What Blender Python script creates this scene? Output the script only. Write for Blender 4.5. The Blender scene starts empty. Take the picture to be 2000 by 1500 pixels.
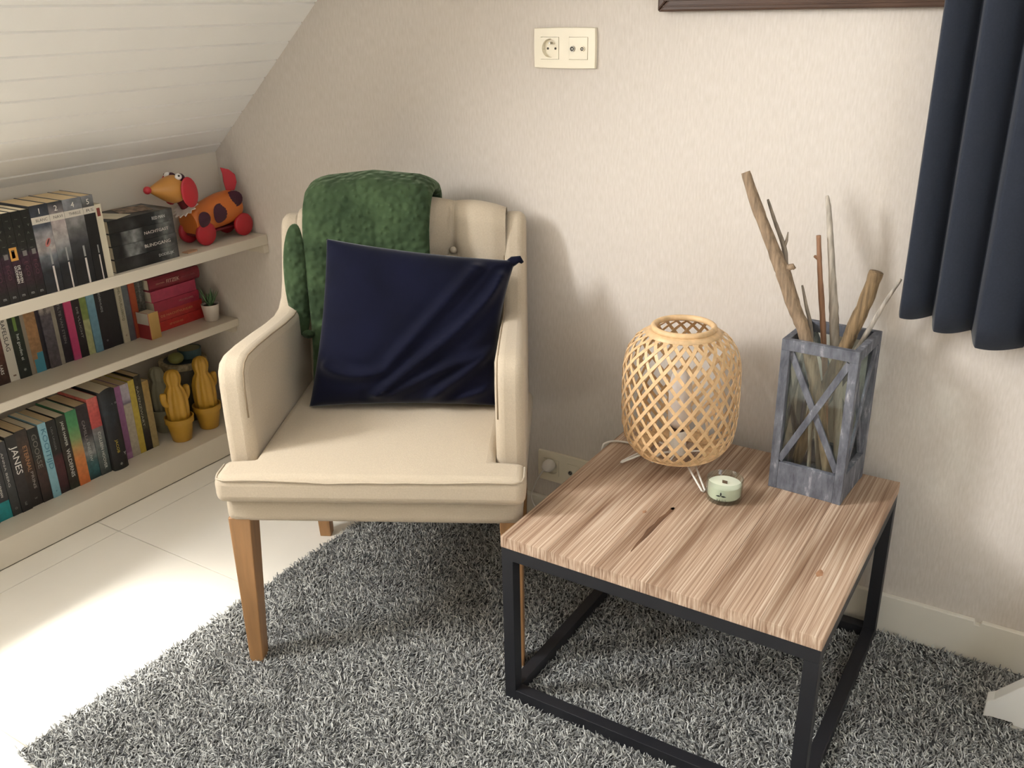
import bpy, bmesh, math, random
import numpy as np
from mathutils import Vector, Matrix, noise
random.seed(7)
PI = math.pi
scene = bpy.context.scene
COL = scene.collection

# ------------------------------------------------------------------ camera
cam_d = bpy.data.cameras.new('camera')
cam = bpy.data.objects.new('camera', cam_d); COL.objects.link(cam)
F_PX, YAW, PITCH, ROLL = 1794.36, -0.56964, 0.38942, -0.02110
CX, CY, CZ = 1.0360, -1.8644, 1.3061
cam_d.sensor_fit = 'HORIZONTAL'; cam_d.sensor_width = 36.0
cam_d.lens = F_PX / 2000.0 * 36.0
cam_d.clip_start = 0.02; cam_d.clip_end = 60
fw = Vector((math.sin(YAW)*math.cos(PITCH), math.cos(YAW)*math.cos(PITCH), -math.sin(PITCH)))
rt = Vector((math.cos(YAW), -math.sin(YAW), 0)); up = rt.cross(fw)
r2 = rt*math.cos(ROLL) + up*math.sin(ROLL); u2 = -rt*math.sin(ROLL) + up*math.cos(ROLL)
cam.matrix_world = Matrix(((r2.x,u2.x,-fw.x,CX),(r2.y,u2.y,-fw.y,CY),(r2.z,u2.z,-fw.z,CZ),(0,0,0,1)))
scene.camera = cam

# ------------------------------------------------------------------ world, lights, exposure
world = bpy.data.worlds.new('sky'); scene.world = world; world.use_nodes = True
bg = world.node_tree.nodes['Background']; bg.inputs[0].default_value = (0.75, 0.86, 1.0, 1); bg.inputs[1].default_value = 1.0
# sloped ceiling line in XZ: through (-1.175, .93) and (-.716, 1.332)
SLX, SLZ = 0.7523, 0.6588            # unit vector up the slope
def slope_pt(s): return (-1.175 + SLX*s, 0.93 + SLZ*s)
DX, DY0, DY1, DZ = -1.22, -2.35, -0.95, 2.15      # dormer: window plane, cheeks, ceiling
WY0, WY1, WZ0, WZ1 = -2.10, -1.48, 1.28, 2.10      # its window opening
def area(name, loc, xdir, ydir, sx, sy, power, color):
    d = bpy.data.lights.new(name, 'AREA'); d.shape = 'RECTANGLE'; d.size = sx; d.size_y = sy
    d.energy = power; d.color = color
    o = bpy.data.objects.new(name, d); COL.objects.link(o)
    x = Vector(xdir).normalized(); y = Vector(ydir).normalized(); z = x.cross(y)
    o.matrix_world = Matrix(((x.x,y.x,z.x,loc[0]),(x.y,y.y,z.y,loc[1]),(x.z,y.z,z.z,loc[2]),(0,0,0,1)))
    return o
area('dormer_window_daylight', (DX+.03, (WY0+WY1)/2, (WZ0+WZ1)/2), (0,1,0), (0,0,-1), 0.46, 0.66, 26.0, (0.965, 0.98, 1.0))
area('side_window_daylight', (2.36, -1.75, 1.45), (0,-1,0), (0,0,1), 1.06, 1.06, 25.0, (0.82, 0.91, 1.0))
sun_d = bpy.data.lights.new('hazy_sun', 'SUN'); sun_d.energy = 20.0; sun_d.angle = math.radians(13); sun_d.color = (1.0, 0.97, 0.91)
sun = bpy.data.objects.new('hazy_sun', sun_d); COL.objects.link(sun); sun.location = (-1, -2, 4)
sun.rotation_euler = Vector((.30, .45, -.98)).to_track_quat('-Z', 'Y').to_euler()
vs = scene.view_settings
vs.view_transform = 'Standard'; vs.look = 'None'; vs.gamma = 1.0; vs.use_curve_mapping = False; vs.exposure = 1.35
try: scene.cycles.use_denoising = True
except Exception: pass

# ------------------------------------------------------------------ helpers
def lin(c):
    if isinstance(c, str): c = tuple(int(c[i:i+2],16) for i in (0,2,4))
    return tuple(((v/255)/12.92 if v/255 <= 0.04045 else ((v/255+0.055)/1.055)**2.4) for v in c)
_m = {}
def M(name, color, rough=0.6, var=0.0, scale=(20,20,20), bump=0.0, bscale=None, metal=0.0, sheen=0.0, spec=0.5, coord='Object', emit=None, trans=0.0):
    if name in _m: return _m[name]
    m = bpy.data.materials.new(name); m.use_nodes = True; nt = m.node_tree; b = nt.nodes['Principled BSDF']
    col = lin(color)
    b.inputs['Base Color'].default_value = (*col,1); b.inputs['Roughness'].default_value = rough
    b.inputs['Metallic'].default_value = metal; b.inputs['Specular IOR Level'].default_value = spec
    if sheen: b.inputs['Sheen Weight'].default_value = sheen; b.inputs['Sheen Roughness'].default_value = 0.4
    if trans: b.inputs['Transmission Weight'].default_value = trans
    if var or bump:
        tc = nt.nodes.new('ShaderNodeTexCoord'); mp = nt.nodes.new('ShaderNodeMapping'); nt.links.new(tc.outputs[coord], mp.inputs[0])
        mp.inputs['Scale'].default_value = scale
        nz = nt.nodes.new('ShaderNodeTexNoise'); nz.inputs['Scale'].default_value = 1.0; nz.inputs['Detail'].default_value = 4
        nt.links.new(mp.outputs[0], nz.inputs[0])
        if var:
            r = nt.nodes.new('ShaderNodeValToRGB')
            lo = tuple(max(0,v*(1-var)) for v in col); hi = tuple(min(1,v*(1+var)) for v in col)
            r.color_ramp.elements[0].color = (*lo,1); r.color_ramp.elements[0].position = 0.3
            r.color_ramp.elements[1].color = (*hi,1); r.color_ramp.elements[1].position = 0.7
            nt.links.new(nz.outputs[0], r.inputs[0]); nt.links.new(r.outputs[0], b.inputs['Base Color'])
        if bump:
            src = nz
            if bscale:
                mp2 = nt.nodes.new('ShaderNodeMapping'); nt.links.new(tc.outputs[coord], mp2.inputs[0]); mp2.inputs['Scale'].default_value = bscale
                src = nt.nodes.new('ShaderNodeTexNoise'); src.inputs['Scale'].default_value = 1.0; src.inputs['Detail'].default_value = 3
                nt.links.new(mp2.outputs[0], src.inputs[0])
            bp = nt.nodes.new('ShaderNodeBump'); bp.inputs['Strength'].default_value = bump; bp.inputs['Distance'].default_value = 0.003
            nt.links.new(src.outputs[0], bp.inputs['Height']); nt.links.new(bp.outputs[0], b.inputs['Normal'])
    _m[name] = m
    return m

class MB:
    def __init__(s): s.v = []; s.f = []
    def quad(s, pts):
        n = len(s.v); s.v += [tuple(p) for p in pts]; s.f.append(tuple(range(n, n+len(pts)))); return s
    def box(s, a, b):
        x0,y0,z0 = a; x1,y1,z1 = b; n = len(s.v)
        s.v += [(x0,y0,z0),(x1,y0,z0),(x1,y1,z0),(x0,y1,z0),(x0,y0,z1),(x1,y0,z1),(x1,y1,z1),(x0,y1,z1)]
        s.f += [tuple(n+i for i in q) for q in ((0,3,2,1),(4,5,6,7),(0,1,5,4),(1,2,6,5),(2,3,7,6),(3,0,4,7))]; return s
    def hexa(s, bot, top):
        n = len(s.v); s.v += [tuple(p) for p in bot] + [tuple(p) for p in top]
        s.f += [tuple(n+i for i in q) for q in ((0,3,2,1),(4,5,6,7),(0,1,5,4),(1,2,6,5),(2,3,7,6),(3,0,4,7))]; return s
    def prism(s, poly, f0, f1):          # poly: 2D points (ccw seen from f1 side); f0/f1 map 2D -> 3D
        n = len(s.v); k = len(poly)
        s.v += [tuple(f0(p)) for p in poly] + [tuple(f1(p)) for p in poly]
        s.f.append(tuple(n+i for i in reversed(range(k)))); s.f.append(tuple(n+k+i for i in range(k)))
        for i in range(k):
            j = (i+1) % k; s.f.append((n+i, n+j, n+k+j, n+k+i))
        return s
    def lathe(s, prof, n=32, c=(0,0,0), closed=False, rib=None):
        st = len(s.v); m = len(prof)
        for i in range(n):
            a = 2*PI*i/n
            for (r,z) in prof:
                rr = r*(1 + (rib(a,z) if rib else 0))
                s.v.append((c[0]+rr*math.cos(a), c[1]+rr*math.sin(a), c[2]+z))
        for i in range(n):
            j = (i+1) % n
            for k in range(m if closed else m-1):
                k2 = (k+1) % m
                s.f.append((st+i*m+k, st+j*m+k, st+j*m+k2, st+i*m+k2))
        if not closed:
            if prof[0][0] > 1e-6: s.f.append(tuple(st+i*m for i in reversed(range(n))))
            if prof[-1][0] > 1e-6: s.f.append(tuple(st+i*m+m-1 for i in range(n)))
        return s
    def tube(s, pts, rad, n=8, cap=True):
        pts = [Vector(p) for p in pts]; st = len(s.v); L = len(pts)
        if not hasattr(rad, '__len__'): rad = [rad]*L
        t0 = (pts[1]-pts[0]).normalized(); ref = Vector((0,0,1)) if abs(t0.z) < 0.9 else Vector((1,0,0))
        u = t0.cross(ref).normalized()
        for i,p in enumerate(pts):
            t = (pts[min(i+1,L-1)]-pts[max(i-1,0)]).normalized()
            u = (u - t*u.dot(t)).normalized(); w = t.cross(u)
            for k in range(n):
                a = 2*PI*k/n; s.v.append(tuple(p + (u*math.cos(a)+w*math.sin(a))*rad[i]))
        for i in range(L-1):
            for k in range(n):
                k2 = (k+1) % n; s.f.append((st+i*n+k, st+i*n+k2, st+(i+1)*n+k2, st+(i+1)*n+k))
        if cap:
            s.f.append(tuple(st+k for k in reversed(range(n)))); s.f.append(tuple(st+(L-1)*n+k for k in range(n)))
        return s
    def grid(s, fn, nu, nv, closeu=False):
        st = len(s.v)
        for i in range(nu):
            for j in range(nv): s.v.append(tuple(fn(i/(nu if closeu else nu-1), j/(nv-1))))
        for i in range(nu if closeu else nu-1):
            i2 = (i+1) % nu
            for j in range(nv-1): s.f.append((st+i*nv+j, st+i2*nv+j, st+i2*nv+j+1, st+i*nv+j+1))
        return s
    def ellipsoid(s, c, r, n=20, m=12, rot=None):
        st = len(s.v); R_ = rot or Matrix.Identity(3)
        for i in range(n):
            for j in range(m+1):
                a = 2*PI*i/n; b = PI*j/m - PI/2
                p = R_ @ Vector((r[0]*math.cos(b)*math.cos(a), r[1]*math.cos(b)*math.sin(a), r[2]*math.sin(b)))
                s.v.append((c[0]+p.x, c[1]+p.y, c[2]+p.z))
        for i in range(n):
            i2 = (i+1) % n
            for j in range(m): s.f.append((st+i*(m+1)+j, st+i2*(m+1)+j, st+i2*(m+1)+j+1, st+i*(m+1)+j+1))
        return s
    def mesh(s, name):
        me = bpy.data.meshes.new(name); me.from_pydata(s.v, [], s.f)
        bm = bmesh.new(); bm.from_mesh(me); bmesh.ops.remove_doubles(bm, verts=bm.verts, dist=1e-6)
        bmesh.ops.recalc_face_normals(bm, faces=bm.faces); bm.to_mesh(me); bm.free(); return me
    def build(s, name, mat, parent=None, smooth=False, bevel=0, seg=2, angle=40, loc=(0,0,0), rot=(0,0,0), label=None, subd=0):
        me = s.mesh(name); me.materials.append(mat)
        o = bpy.data.objects.new(name, me); COL.objects.link(o); o.location = loc; o.rotation_euler = rot
        if parent: o.parent = parent
        if bevel:
            b = o.modifiers.new('bevel','BEVEL'); b.width = bevel; b.segments = seg; b.limit_method = 'ANGLE'; b.angle_limit = math.radians(angle); b.harden_normals = False
        if subd:
            sd = o.modifiers.new('subd','SUBSURF'); sd.levels = subd; sd.render_levels = subd
        if smooth:
            me.polygons.foreach_set('use_smooth', [True]*len(me.polygons))
            if bevel or smooth == 'auto':
                try: me.set_sharp_from_angle(angle=math.radians(50))
                except Exception: pass
        if label: o['label'] = label
        return o
def thing(name, label, cat, loc=(0,0,0), rotz=0, group=None):
    o = bpy.data.objects.new(name, None); COL.objects.link(o); o.location = loc; o.rotation_euler = (0,0,rotz); o.empty_display_size = 0.05
    return tag(o, label, cat, group)
def tag(o, label, cat, group=None):
    o['label'] = label; o['category'] = cat
    if group: o['group'] = group
    return o
def struct(o): o['kind'] = 'structure'; return o
def copy_part(o, parent, loc=None, rot=None):
    c = o.copy(); COL.objects.link(c); c.parent = parent
    if loc is not None: c.location = loc
    if rot is not None: c.rotation_euler = rot
    return c
def text_mesh(txt, size, ext=0.0002, bold=0.0):
    cu = bpy.data.curves.new('lettering','FONT'); cu.body = txt; cu.size = size; cu.extrude = ext; cu.align_x = 'CENTER'; cu.align_y = 'CENTER'; cu.resolution_u = 2; cu.offset = bold
    o = bpy.data.objects.new('lettering', cu); COL.objects.link(o)
    dg = bpy.context.evaluated_depsgraph_get(); me = bpy.data.meshes.new_from_object(o.evaluated_get(dg)); bpy.data.objects.remove(o); bpy.data.curves.remove(cu)
    return me
def put_text(txt, size, mat, parent, origin, xd, yd, name='lettering', fit=None, bold=0.0, stretch=1.0):
    me = text_mesh(txt, size, bold=bold); me.materials.clear(); me.materials.append(mat)
    xs = [v.co.x for v in me.vertices]; ys = [v.co.y for v in me.vertices]
    cx = (min(xs)+max(xs))/2; cy = (min(ys)+max(ys))/2; kx = 1.0
    if fit: kx = fit/max(1e-6, max(xs)-min(xs))
    xd = Vector(xd); yd = Vector(yd); zd = xd.cross(yd); og = Vector(origin)
    for v in me.vertices: v.co = og + xd*((v.co.x-cx)*kx) + yd*((v.co.y-cy)*stretch) + zd*v.co.z
    o = bpy.data.objects.new(name, me); COL.objects.link(o); o.parent = parent
    return o

def facing_factor(nt):     # reflection that grows towards grazing view, the same on both sides of the glass
    lw = nt.nodes.new('ShaderNodeLayerWeight'); lw.inputs[0].default_value = .5
    pw = nt.nodes.new('ShaderNodeMath'); pw.operation = 'POWER'; pw.inputs[1].default_value = 2.6; nt.links.new(lw.outputs['Facing'], pw.inputs[0])
    ma = nt.nodes.new('ShaderNodeMath'); ma.operation = 'MULTIPLY_ADD'; ma.inputs[1].default_value = .6; ma.inputs[2].default_value = .045; nt.links.new(pw.outputs[0], ma.inputs[0])
    return ma
# ------------------------------------------------------------------ materials for the shell
def wallpaper(name, col):
    m = bpy.data.materials.new(name); m.use_nodes = True; nt = m.node_tree; b = nt.nodes['Principled BSDF']; b.inputs['Roughness'].default_value = 0.75; b.inputs['Specular IOR Level'].default_value = 0.3
    tc = nt.nodes.new('ShaderNodeTexCoord'); mp = nt.nodes.new('ShaderNodeMapping'); mp.inputs['Scale'].default_value = (260, 260, 45)
    nt.links.new(tc.outputs['Object'], mp.inputs[0]); nz = nt.nodes.new('ShaderNodeTexNoise'); nz.inputs['Scale'].default_value = 1; nz.inputs['Detail'].default_value = 5; nt.links.new(mp.outputs[0], nz.inputs[0])
    r = nt.nodes.new('ShaderNodeValToRGB'); c = lin(col); r.color_ramp.elements[0].position = .3; r.color_ramp.elements[1].position = .75
    r.color_ramp.elements[0].color = (c[0]*.93,c[1]*.92,c[2]*.90,1); r.color_ramp.elements[1].color = (min(1,c[0]*1.05),min(1,c[1]*1.05),min(1,c[2]*1.06),1)
    nt.links.new(nz.outputs[0], r.inputs[0]); nt.links.new(r.outputs[0], b.inputs['Base Color'])
    bp = nt.nodes.new('ShaderNodeBump'); bp.inputs['Strength'].default_value = .35; bp.inputs['Distance'].default_value = .0015; nt.links.new(nz.outputs[0], bp.inputs['Height']); nt.links.new(bp.outputs[0], b.inputs['Normal'])
    return m
WALL = wallpaper('beige_wallpaper', (216,207,197))
WHITE = M('white_paint', (236,230,216), 0.45, var=.03, scale=(3,3,3))
KNEE = M('knee_wall_paint', (222,212,196), 0.6, var=.02, scale=(3,3,3))
PLANKM = M('white_ceiling_paint', (247,244,238), 0.5, var=.02, scale=(2,2,2))
SHELFM = M('shelf_paint', (216,206,188), 0.45, var=.03, scale=(4,4,4))
TILE = M('cream_tile', (238,232,220), 0.28, var=.03, scale=(4,4,4))
GROUT = M('grout', (196,188,170), 0.8)
ROOMW = M('plain_wall_paint', (214,204,190), 0.7)

# ------------------------------------------------------------------ the setting
XL, XR, YF, ZC = -1.175, 2.4, -3.6, 2.3
NB = -1.46                                   # back of the eaves niche
fl = struct(MB().box((NB-.04, YF, -.05), (XR, .0, -.006)).build('floor', GROUT))
T = 0.6
tile_me = None
for i in range(-1, 7):
    for j in range(0, 7):
        x0 = -1.055 + (i)*T; y1 = -.611 + T - j*T
        xa, xb, ya, yb = max(x0, -1.15), min(x0+T, XR), max(y1-T, YF), min(y1, 0)
        if xb-xa < .02 or yb-ya < .02: continue
        g = .0012
        MB().box((xa+g, ya+g, -.006), (xb-g, yb-g, 0)).build('tile', TILE, fl, bevel=.0008, seg=1)
# back wall follows the roof slope
s_top = (ZC-.93)/SLZ; xt = slope_pt(s_top)[0]
poly = [(NB, -.02), (XR, -.02), (XR, ZC+.01), (xt-.008, ZC+.01), (XL-.008, .94), (NB, .94)]
struct(MB().prism(poly, lambda p: (p[0], .06, p[1]), lambda p: (p[0], 0, p[1])).build('wall_back', WALL))
# left knee wall (above the top shelf) and the niche lining below it
struct(MB().box((XL-.03, YF, .7025), (XL, 0, .955)).build('wall_left', KNEE))
struct(MB().box((NB-.03, YF, 0), (NB, 0, .70)).build('wall_niche', KNEE))
struct(MB().box((XR, YF, -.05), (XR+.06, -2.35, ZC)).box((XR, -1.15, -.05), (XR+.06, 0.06, ZC)).box((XR, -2.35, -.05), (XR+.06, -1.15, .85)).box((XR, -2.35, 2.05), (XR+.06, -1.15, ZC)).build('wall_right', ROOMW))
struct(MB().prism(poly, lambda p: (p[0], YF-.06, p[1]), lambda p: (p[0], YF, p[1])).build('wall_front', ROOMW))
ceil = struct(MB().box((xt, YF, ZC), (XR, 0, ZC+.05)).build('ceiling', PLANKM))
# tongue-and-groove planks along the sloped ceiling
PW = .0700
def plank(s0, s1, y0, y1):
    g = .0036; t = .012
    def P(s, d, y):
        x, z = slope_pt(s); return (x + SLZ*d*-1*-1*-1, y, z + SLX*d)      # d = outwards (away from the room)
    prof = [(s0, t), (s0, .006), (s0+g, 0), (s1-g, 0), (s1, .006), (s1, t)]
    MB().prism(prof, lambda p: P(p[0], p[1], y0), lambda p: P(p[0], p[1], y1)).build('plank', PLANKM, ceil)
k = 0; s = -.05
OFF = .0395
edges = [-.03] + [OFF + PW*i for i in range(0, 40)]
S_D = (DZ-.93)/SLZ
edges = sorted([e for e in edges if e < s_top and abs(e-S_D) > .01] + [s_top, S_D])
for a, b in zip(edges, edges[1:]):
    if b <= S_D+1e-6: plank(a, b, DY1, 0); plank(a, b, YF, DY0)
    else: plank(a, b, YF, 0)
def slope_box(s0, s1, d0, d1, y0, y1):
    q = []
    for y in (y0, y1):
        for (s, d) in ((s0,d0),(s1,d0),(s1,d1),(s0,d1)):
            x, z = slope_pt(s); q.append((x - SLZ*d, y, z + SLX*d))
    return q[:4], q[4:]
mb = MB()
for (ya, yb_) in ((DY1+.0005, .06), (YF-.06, DY0-.0005)): mb.hexa(*slope_box(-.06, S_D, .0122, .06, ya, yb_))
mb.hexa(*slope_box(S_D, s_top+.06, .0122, .06, YF-.06, .06))
struct(mb.build('ceiling_light_seal', PLANKM))  # unseen slab added behind the planks to seal sky light leaking at the grooves
# dormer: front wall with the window, two cheeks, its ceiling and sill
struct(MB().box((DX-.06, DY0, .93), (DX, DY1, WZ0)).box((DX-.06, DY0, WZ1), (DX, DY1, DZ)).box((DX-.06, DY0, WZ0), (DX, WY0, WZ1)).box((DX-.06, WY1, WZ0), (DX, DY1, WZ1)).build('wall_dormer', ROOMW))
xd_ = slope_pt(S_D)[0]
ck = [(DX-.06, .93), (XL, .93), (xd_, DZ), (DX-.06, DZ)]
struct(MB().prism(ck, lambda p: (p[0], DY1+.004, p[1]), lambda p: (p[0], DY1+.05, p[1])).build('wall_cheek', ROOMW))
struct(MB().prism(ck, lambda p: (p[0], DY0-.05, p[1]), lambda p: (p[0], DY0-.004, p[1])).build('wall_cheek_front', ROOMW))
struct(MB().box((DX-.06, DY0-.05, DZ), (xd_+.02, DY1+.05, DZ+.04)).build('ceiling_dormer', PLANKM))
struct(MB().box((DX-.06, DY0-.05, .93), (XL-.03, DY1+.05, .955)).build('trim_6', WHITE))
mb = MB().box((DX-.05, WY0, WZ0), (DX+.01, WY0+.05, WZ1)).box((DX-.05, WY1-.05, WZ0), (DX+.01, WY1, WZ1)).box((DX-.05, WY0+.05, WZ0), (DX+.01, WY1-.05, WZ0+.05)).box((DX-.05, WY0+.05, WZ1-.05), (DX+.01, WY1-.05, WZ1))
w1 = struct(mb.build('window_1', WHITE, bevel=.002))
GLASS = bpy.data.materials.new('window_glass'); GLASS.use_nodes = True
_nt = GLASS.node_tree; _o = _nt.nodes['Material Output']; _t = _nt.nodes.new('ShaderNodeBsdfTransparent'); _g = _nt.nodes.new('ShaderNodeBsdfGlossy'); _g.inputs['Roughness'].default_value = .02
_x = _nt.nodes.new('ShaderNodeMixShader'); _f = facing_factor(_nt)
_nt.links.new(_f.outputs[0], _x.inputs[0]); _nt.links.new(_t.outputs[0], _x.inputs[1]); _nt.links.new(_g.outputs[0], _x.inputs[2]); _nt.links.new(_x.outputs[0], _o.inputs[0])
MB().box((DX-.03, WY0+.05, WZ0+.05), (DX-.024, WY1-.05, WZ1-.05)).build('pane', GLASS, w1)
mb = MB().box((XR-.01, -2.35, .85), (XR+.07, -2.29, 2.05)).box((XR-.01, -1.21, .85), (XR+.07, -1.15, 2.05)).box((XR-.01, -2.29, .85), (XR+.07, -1.21, .91)).box((XR-.01, -2.29, 1.99), (XR+.07, -1.21, 2.05))
w2 = struct(mb.build('window_2', WHITE, bevel=.002))
MB().box((XR+.02, -2.29, .91), (XR+.026, -1.21, 1.99)).build('pane', GLASS, w2)
# baseboard along the back wall, with the small chipped notch at the joint
bb = [(-1.14, 0), (XR, 0), (XR, .096), (1.002, .096), (1.000, .088), (.990, .088), (.988, .096), (-1.14, .096)]
struct(MB().prism(bb, lambda p: (p[0], 0, p[1]), lambda p: (p[0], -.013, p[1])).build('baseboard_back', WHITE, bevel=.0015))
# built-in shelves
def shelf(label, z0, z1, xf, bat=None):
    o = MB().box((NB+.001, YF+.001, z0), (xf, -.0005, z1)).build('shelf_board', SHELFM, bevel=.002); tag(o, label, 'shelf')
    if bat: MB().box((NB+.002, -.018, bat[0]), (bat[1], -.0005, z0)).build('batten', SHELFM, o, bevel=.0015)
shelf('topmost white shelf board, holding the spotted toy dog', .6735, .7025, -1.0, (.649, -1.0))
shelf('middle white shelf board, holding the small potted succulent', .3915, .4165, -1.1756, (.371, -1.19))
shelf('lowest white shelf plinth on the floor, holding the yellow cacti', 0.0, .077, -1.15)

# ------------------------------------------------------------------ rug
RX0, RX1, RY0, RY1 = -.505, 1.22, -1.232, -.022
rugm = M('rug_backing', (70,70,70), .95)
rug = MB().box((RX0, RY0, 0), (RX1, RY1, .006)).build('shag_rug', rugm)
tag(rug, 'grey shaggy rug lying under the armchair and the coffee table', 'rug')
def rug_material():
    m = bpy.data.materials.new('rug_yarn'); m.use_nodes = True; nt = m.node_tree; b = nt.nodes['Principled BSDF']; b.inputs['Roughness'].default_value = .85; b.inputs['Specular IOR Level'].default_value = .2
    b.inputs['Sheen Weight'].default_value = .25
    g = nt.nodes.new('ShaderNodeNewGeometry'); r = nt.nodes.new('ShaderNodeValToRGB')
    e = r.color_ramp.elements; e[0].position = 0; e[0].color = (*lin((100,100,98)),1); e[1].position = 1; e[1].color = (*lin((228,228,222)),1)
    n = r.color_ramp.elements.new(.55); n.color = (*lin((168,168,164)),1)
    nt.links.new(g.outputs['Random Per Island'], r.inputs[0]); nt.links.new(r.outputs[0], b.inputs['Base Color']); return m
def build_pile():
    rng = np.random.default_rng(3); sp = .0043
    xs = np.arange(RX0-.002, RX1, sp); ys = np.arange(RY0-.002, RY1, sp)
    X, Y = np.meshgrid(xs, ys); X = X.ravel(); Y = Y.ravel(); n = len(X)
    X = X + rng.uniform(-.5,.5,n)*sp*1.6; Y = Y + rng.uniform(-.5,.5,n)*sp*1.6
    keep = (X > RX0-.004) & (Y > RY0-.004) & (X < RX1) & (Y < RY1-.004)
    X = X[keep]; Y = Y[keep]; n = len(X)
    L = rng.uniform(.010,.017,n); ang = rng.uniform(0,2*PI,n)
    # clumps: neighbouring yarns lean alike
    fx = np.sin(X*37+1.3*np.sin(Y*23))+np.sin(Y*51+X*19); ang = ang*0.65 + fx*1.2
    tilt = rng.uniform(.35,1.25,n); r = rng.uniform(.0012,.0020,n); curl = rng.uniform(-.6,1.3,n)
    rings = 3; sides = 3
    V = np.zeros((n, rings*sides, 3), np.float32)
    dx = np.cos(ang); dy = np.sin(ang)
    h = np.zeros(n); z = np.full(n, .004)
    for k in range(rings):
        t = k/(rings-1)
        if k:
            a = np.clip(tilt + curl*(t-.5)*1.6, -.1, 1.75); h = h + np.sin(a)*L/(rings-1); z = z + np.cos(a)*L/(rings-1)
        rr = r*(1.0 if k < rings-1 else .55)
        for q in range(sides):
            w = 2*PI*q/sides
            V[:,k*sides+q,0] = X + dx*h + (-dy*np.cos(w))*rr; V[:,k*sides+q,1] = Y + dy*h + (dx*np.cos(w))*rr; V[:,k*sides+q,2] = np.maximum(z + np.sin(w)*rr, .003)
    V[:,:,1] = np.minimum(V[:,:,1], -.015)
    fq = []
    for k in range(rings-1):
        for q in range(sides):
            q2 = (q+1) % sides; fq.append((k*sides+q, k*sides+q2, (k+1)*sides+q2, (k+1)*sides+q))
    fq = np.array(fq, np.int32); nv = rings*sides
    Fq = (fq[None,:,:] + (np.arange(n, dtype=np.int32)*nv)[:,None,None]).reshape(-1)
    nf = n*len(fq)
    me = bpy.data.meshes.new('pile'); me.vertices.add(n*nv); me.vertices.foreach_set('co', V.reshape(-1))
    me.loops.add(nf*4); me.loops.foreach_set('vertex_index', Fq); me.polygons.add(nf)
    me.polygons.foreach_set('loop_start', np.arange(0, nf*4, 4, dtype=np.int32)); me.polygons.foreach_set('loop_total', np.full(nf, 4, np.int32))
    me.polygons.foreach_set('use_smooth', np.ones(nf, bool)); me.update(); me.validate()
    me.materials.append(rug_material())
    o = bpy.data.objects.new('pile', me); COL.objects.link(o); o.parent = rug; o['kind'] = 'stuff'
build_pile()

# ------------------------------------------------------------------ armchair
LINEN = M('beige_linen', (193,178,156), .85, var=.05, scale=(300,300,300), bump=.25, bscale=(700,700,700), sheen=.15, spec=.2)
SEAM = M('linen_seam', (150,132,108), .9)
OAK = M('oak_leg', (164,122,80), .45, var=.18, scale=(60,60,6))
TH = math.radians(28.8)
CO = (-.0605, -.6765)
chair = thing('armchair', 'beige linen armchair with buttoned back and tapered oak legs', 'armchair', (CO[0], CO[1], 0), TH)
# apron below the seat cushion
MB().box((-.298, .0, .355), (.298, .57, .413)).build('seat_frame', LINEN, chair, smooth=True, bevel=.017, seg=4)
# T-shaped seat cushion
def cushion():
    A = [-.306,-.28,-.262,-.244] + [-.244+.488*i/12 for i in range(1,12)] + [.244,.262,.28,.306]
    Bf = [-.024,0.0,.03,.058]; Bb = [.058+.44*i/10 for i in range(1,11)]
    B = Bf + Bb; mb = MB(); idx = {}
    ok = lambda i, j: (B[j+1] <= .059) or (A[i] >= -.2441 and A[i+1] <= .2441)
    def ztop(a, b): 
        e = max(0, 1-(a/.30)**4); f = max(0, min(1, (b+.024)/.16)); return .470 + .012*e*(f*(2-f))
    def vid(i, j, t):
        if (i,j,t) not in idx: idx[(i,j,t)] = len(mb.v); mb.v.append((A[i], B[j], ztop(A[i],B[j]) if t else .411))
        return idx[(i,j,t)]
    nA, nB = len(A)-1, len(B)-1
    for i in range(nA):
        for j in range(nB):
            if not ok(i,j): continue
            mb.f.append((vid(i,j,1),vid(i+1,j,1),vid(i+1,j+1,1),vid(i,j+1,1))); mb.f.append((vid(i,j,0),vid(i,j+1,0),vid(i+1,j+1,0),vid(i+1,j,0)))
            for (di,dj,p,q) in ((-1,0,(i,j),(i,j+1)),(1,0,(i+1,j+1),(i+1,j)),(0,-1,(i+1,j),(i,j)),(0,1,(i,j+1),(i+1,j+1))):
                ii, jj = i+di, j+dj
                if not (0 <= ii < nA and 0 <= jj < nB and ok(ii,jj)):
                    mb.f.append((vid(*p,0),vid(*q,0),vid(*q,1),vid(*p,1)))
    return mb
seat = cushion().build('seat_cushion', LINEN, chair, smooth=True, bevel=.021, seg=5, angle=55)
pip = [(-.302,.04,.4665),(-.303,.0,.4655),(-.299,-.017,.465),(-.285,-.0235,.465)] + [(-.28+.56*i/14, -.0245, .465 + .004*math.sin(i*1.1)*.4 - (.003 if i in (5,6,7,8) else 0)) for i in range(15)] + [(.285,-.0235,.465),(.299,-.017,.465),(.303,.0,.4655),(.302,.04,.4665)]
MB().tube(pip, .0022, 6).build('piping', LINEN, seat, smooth=True)
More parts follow.
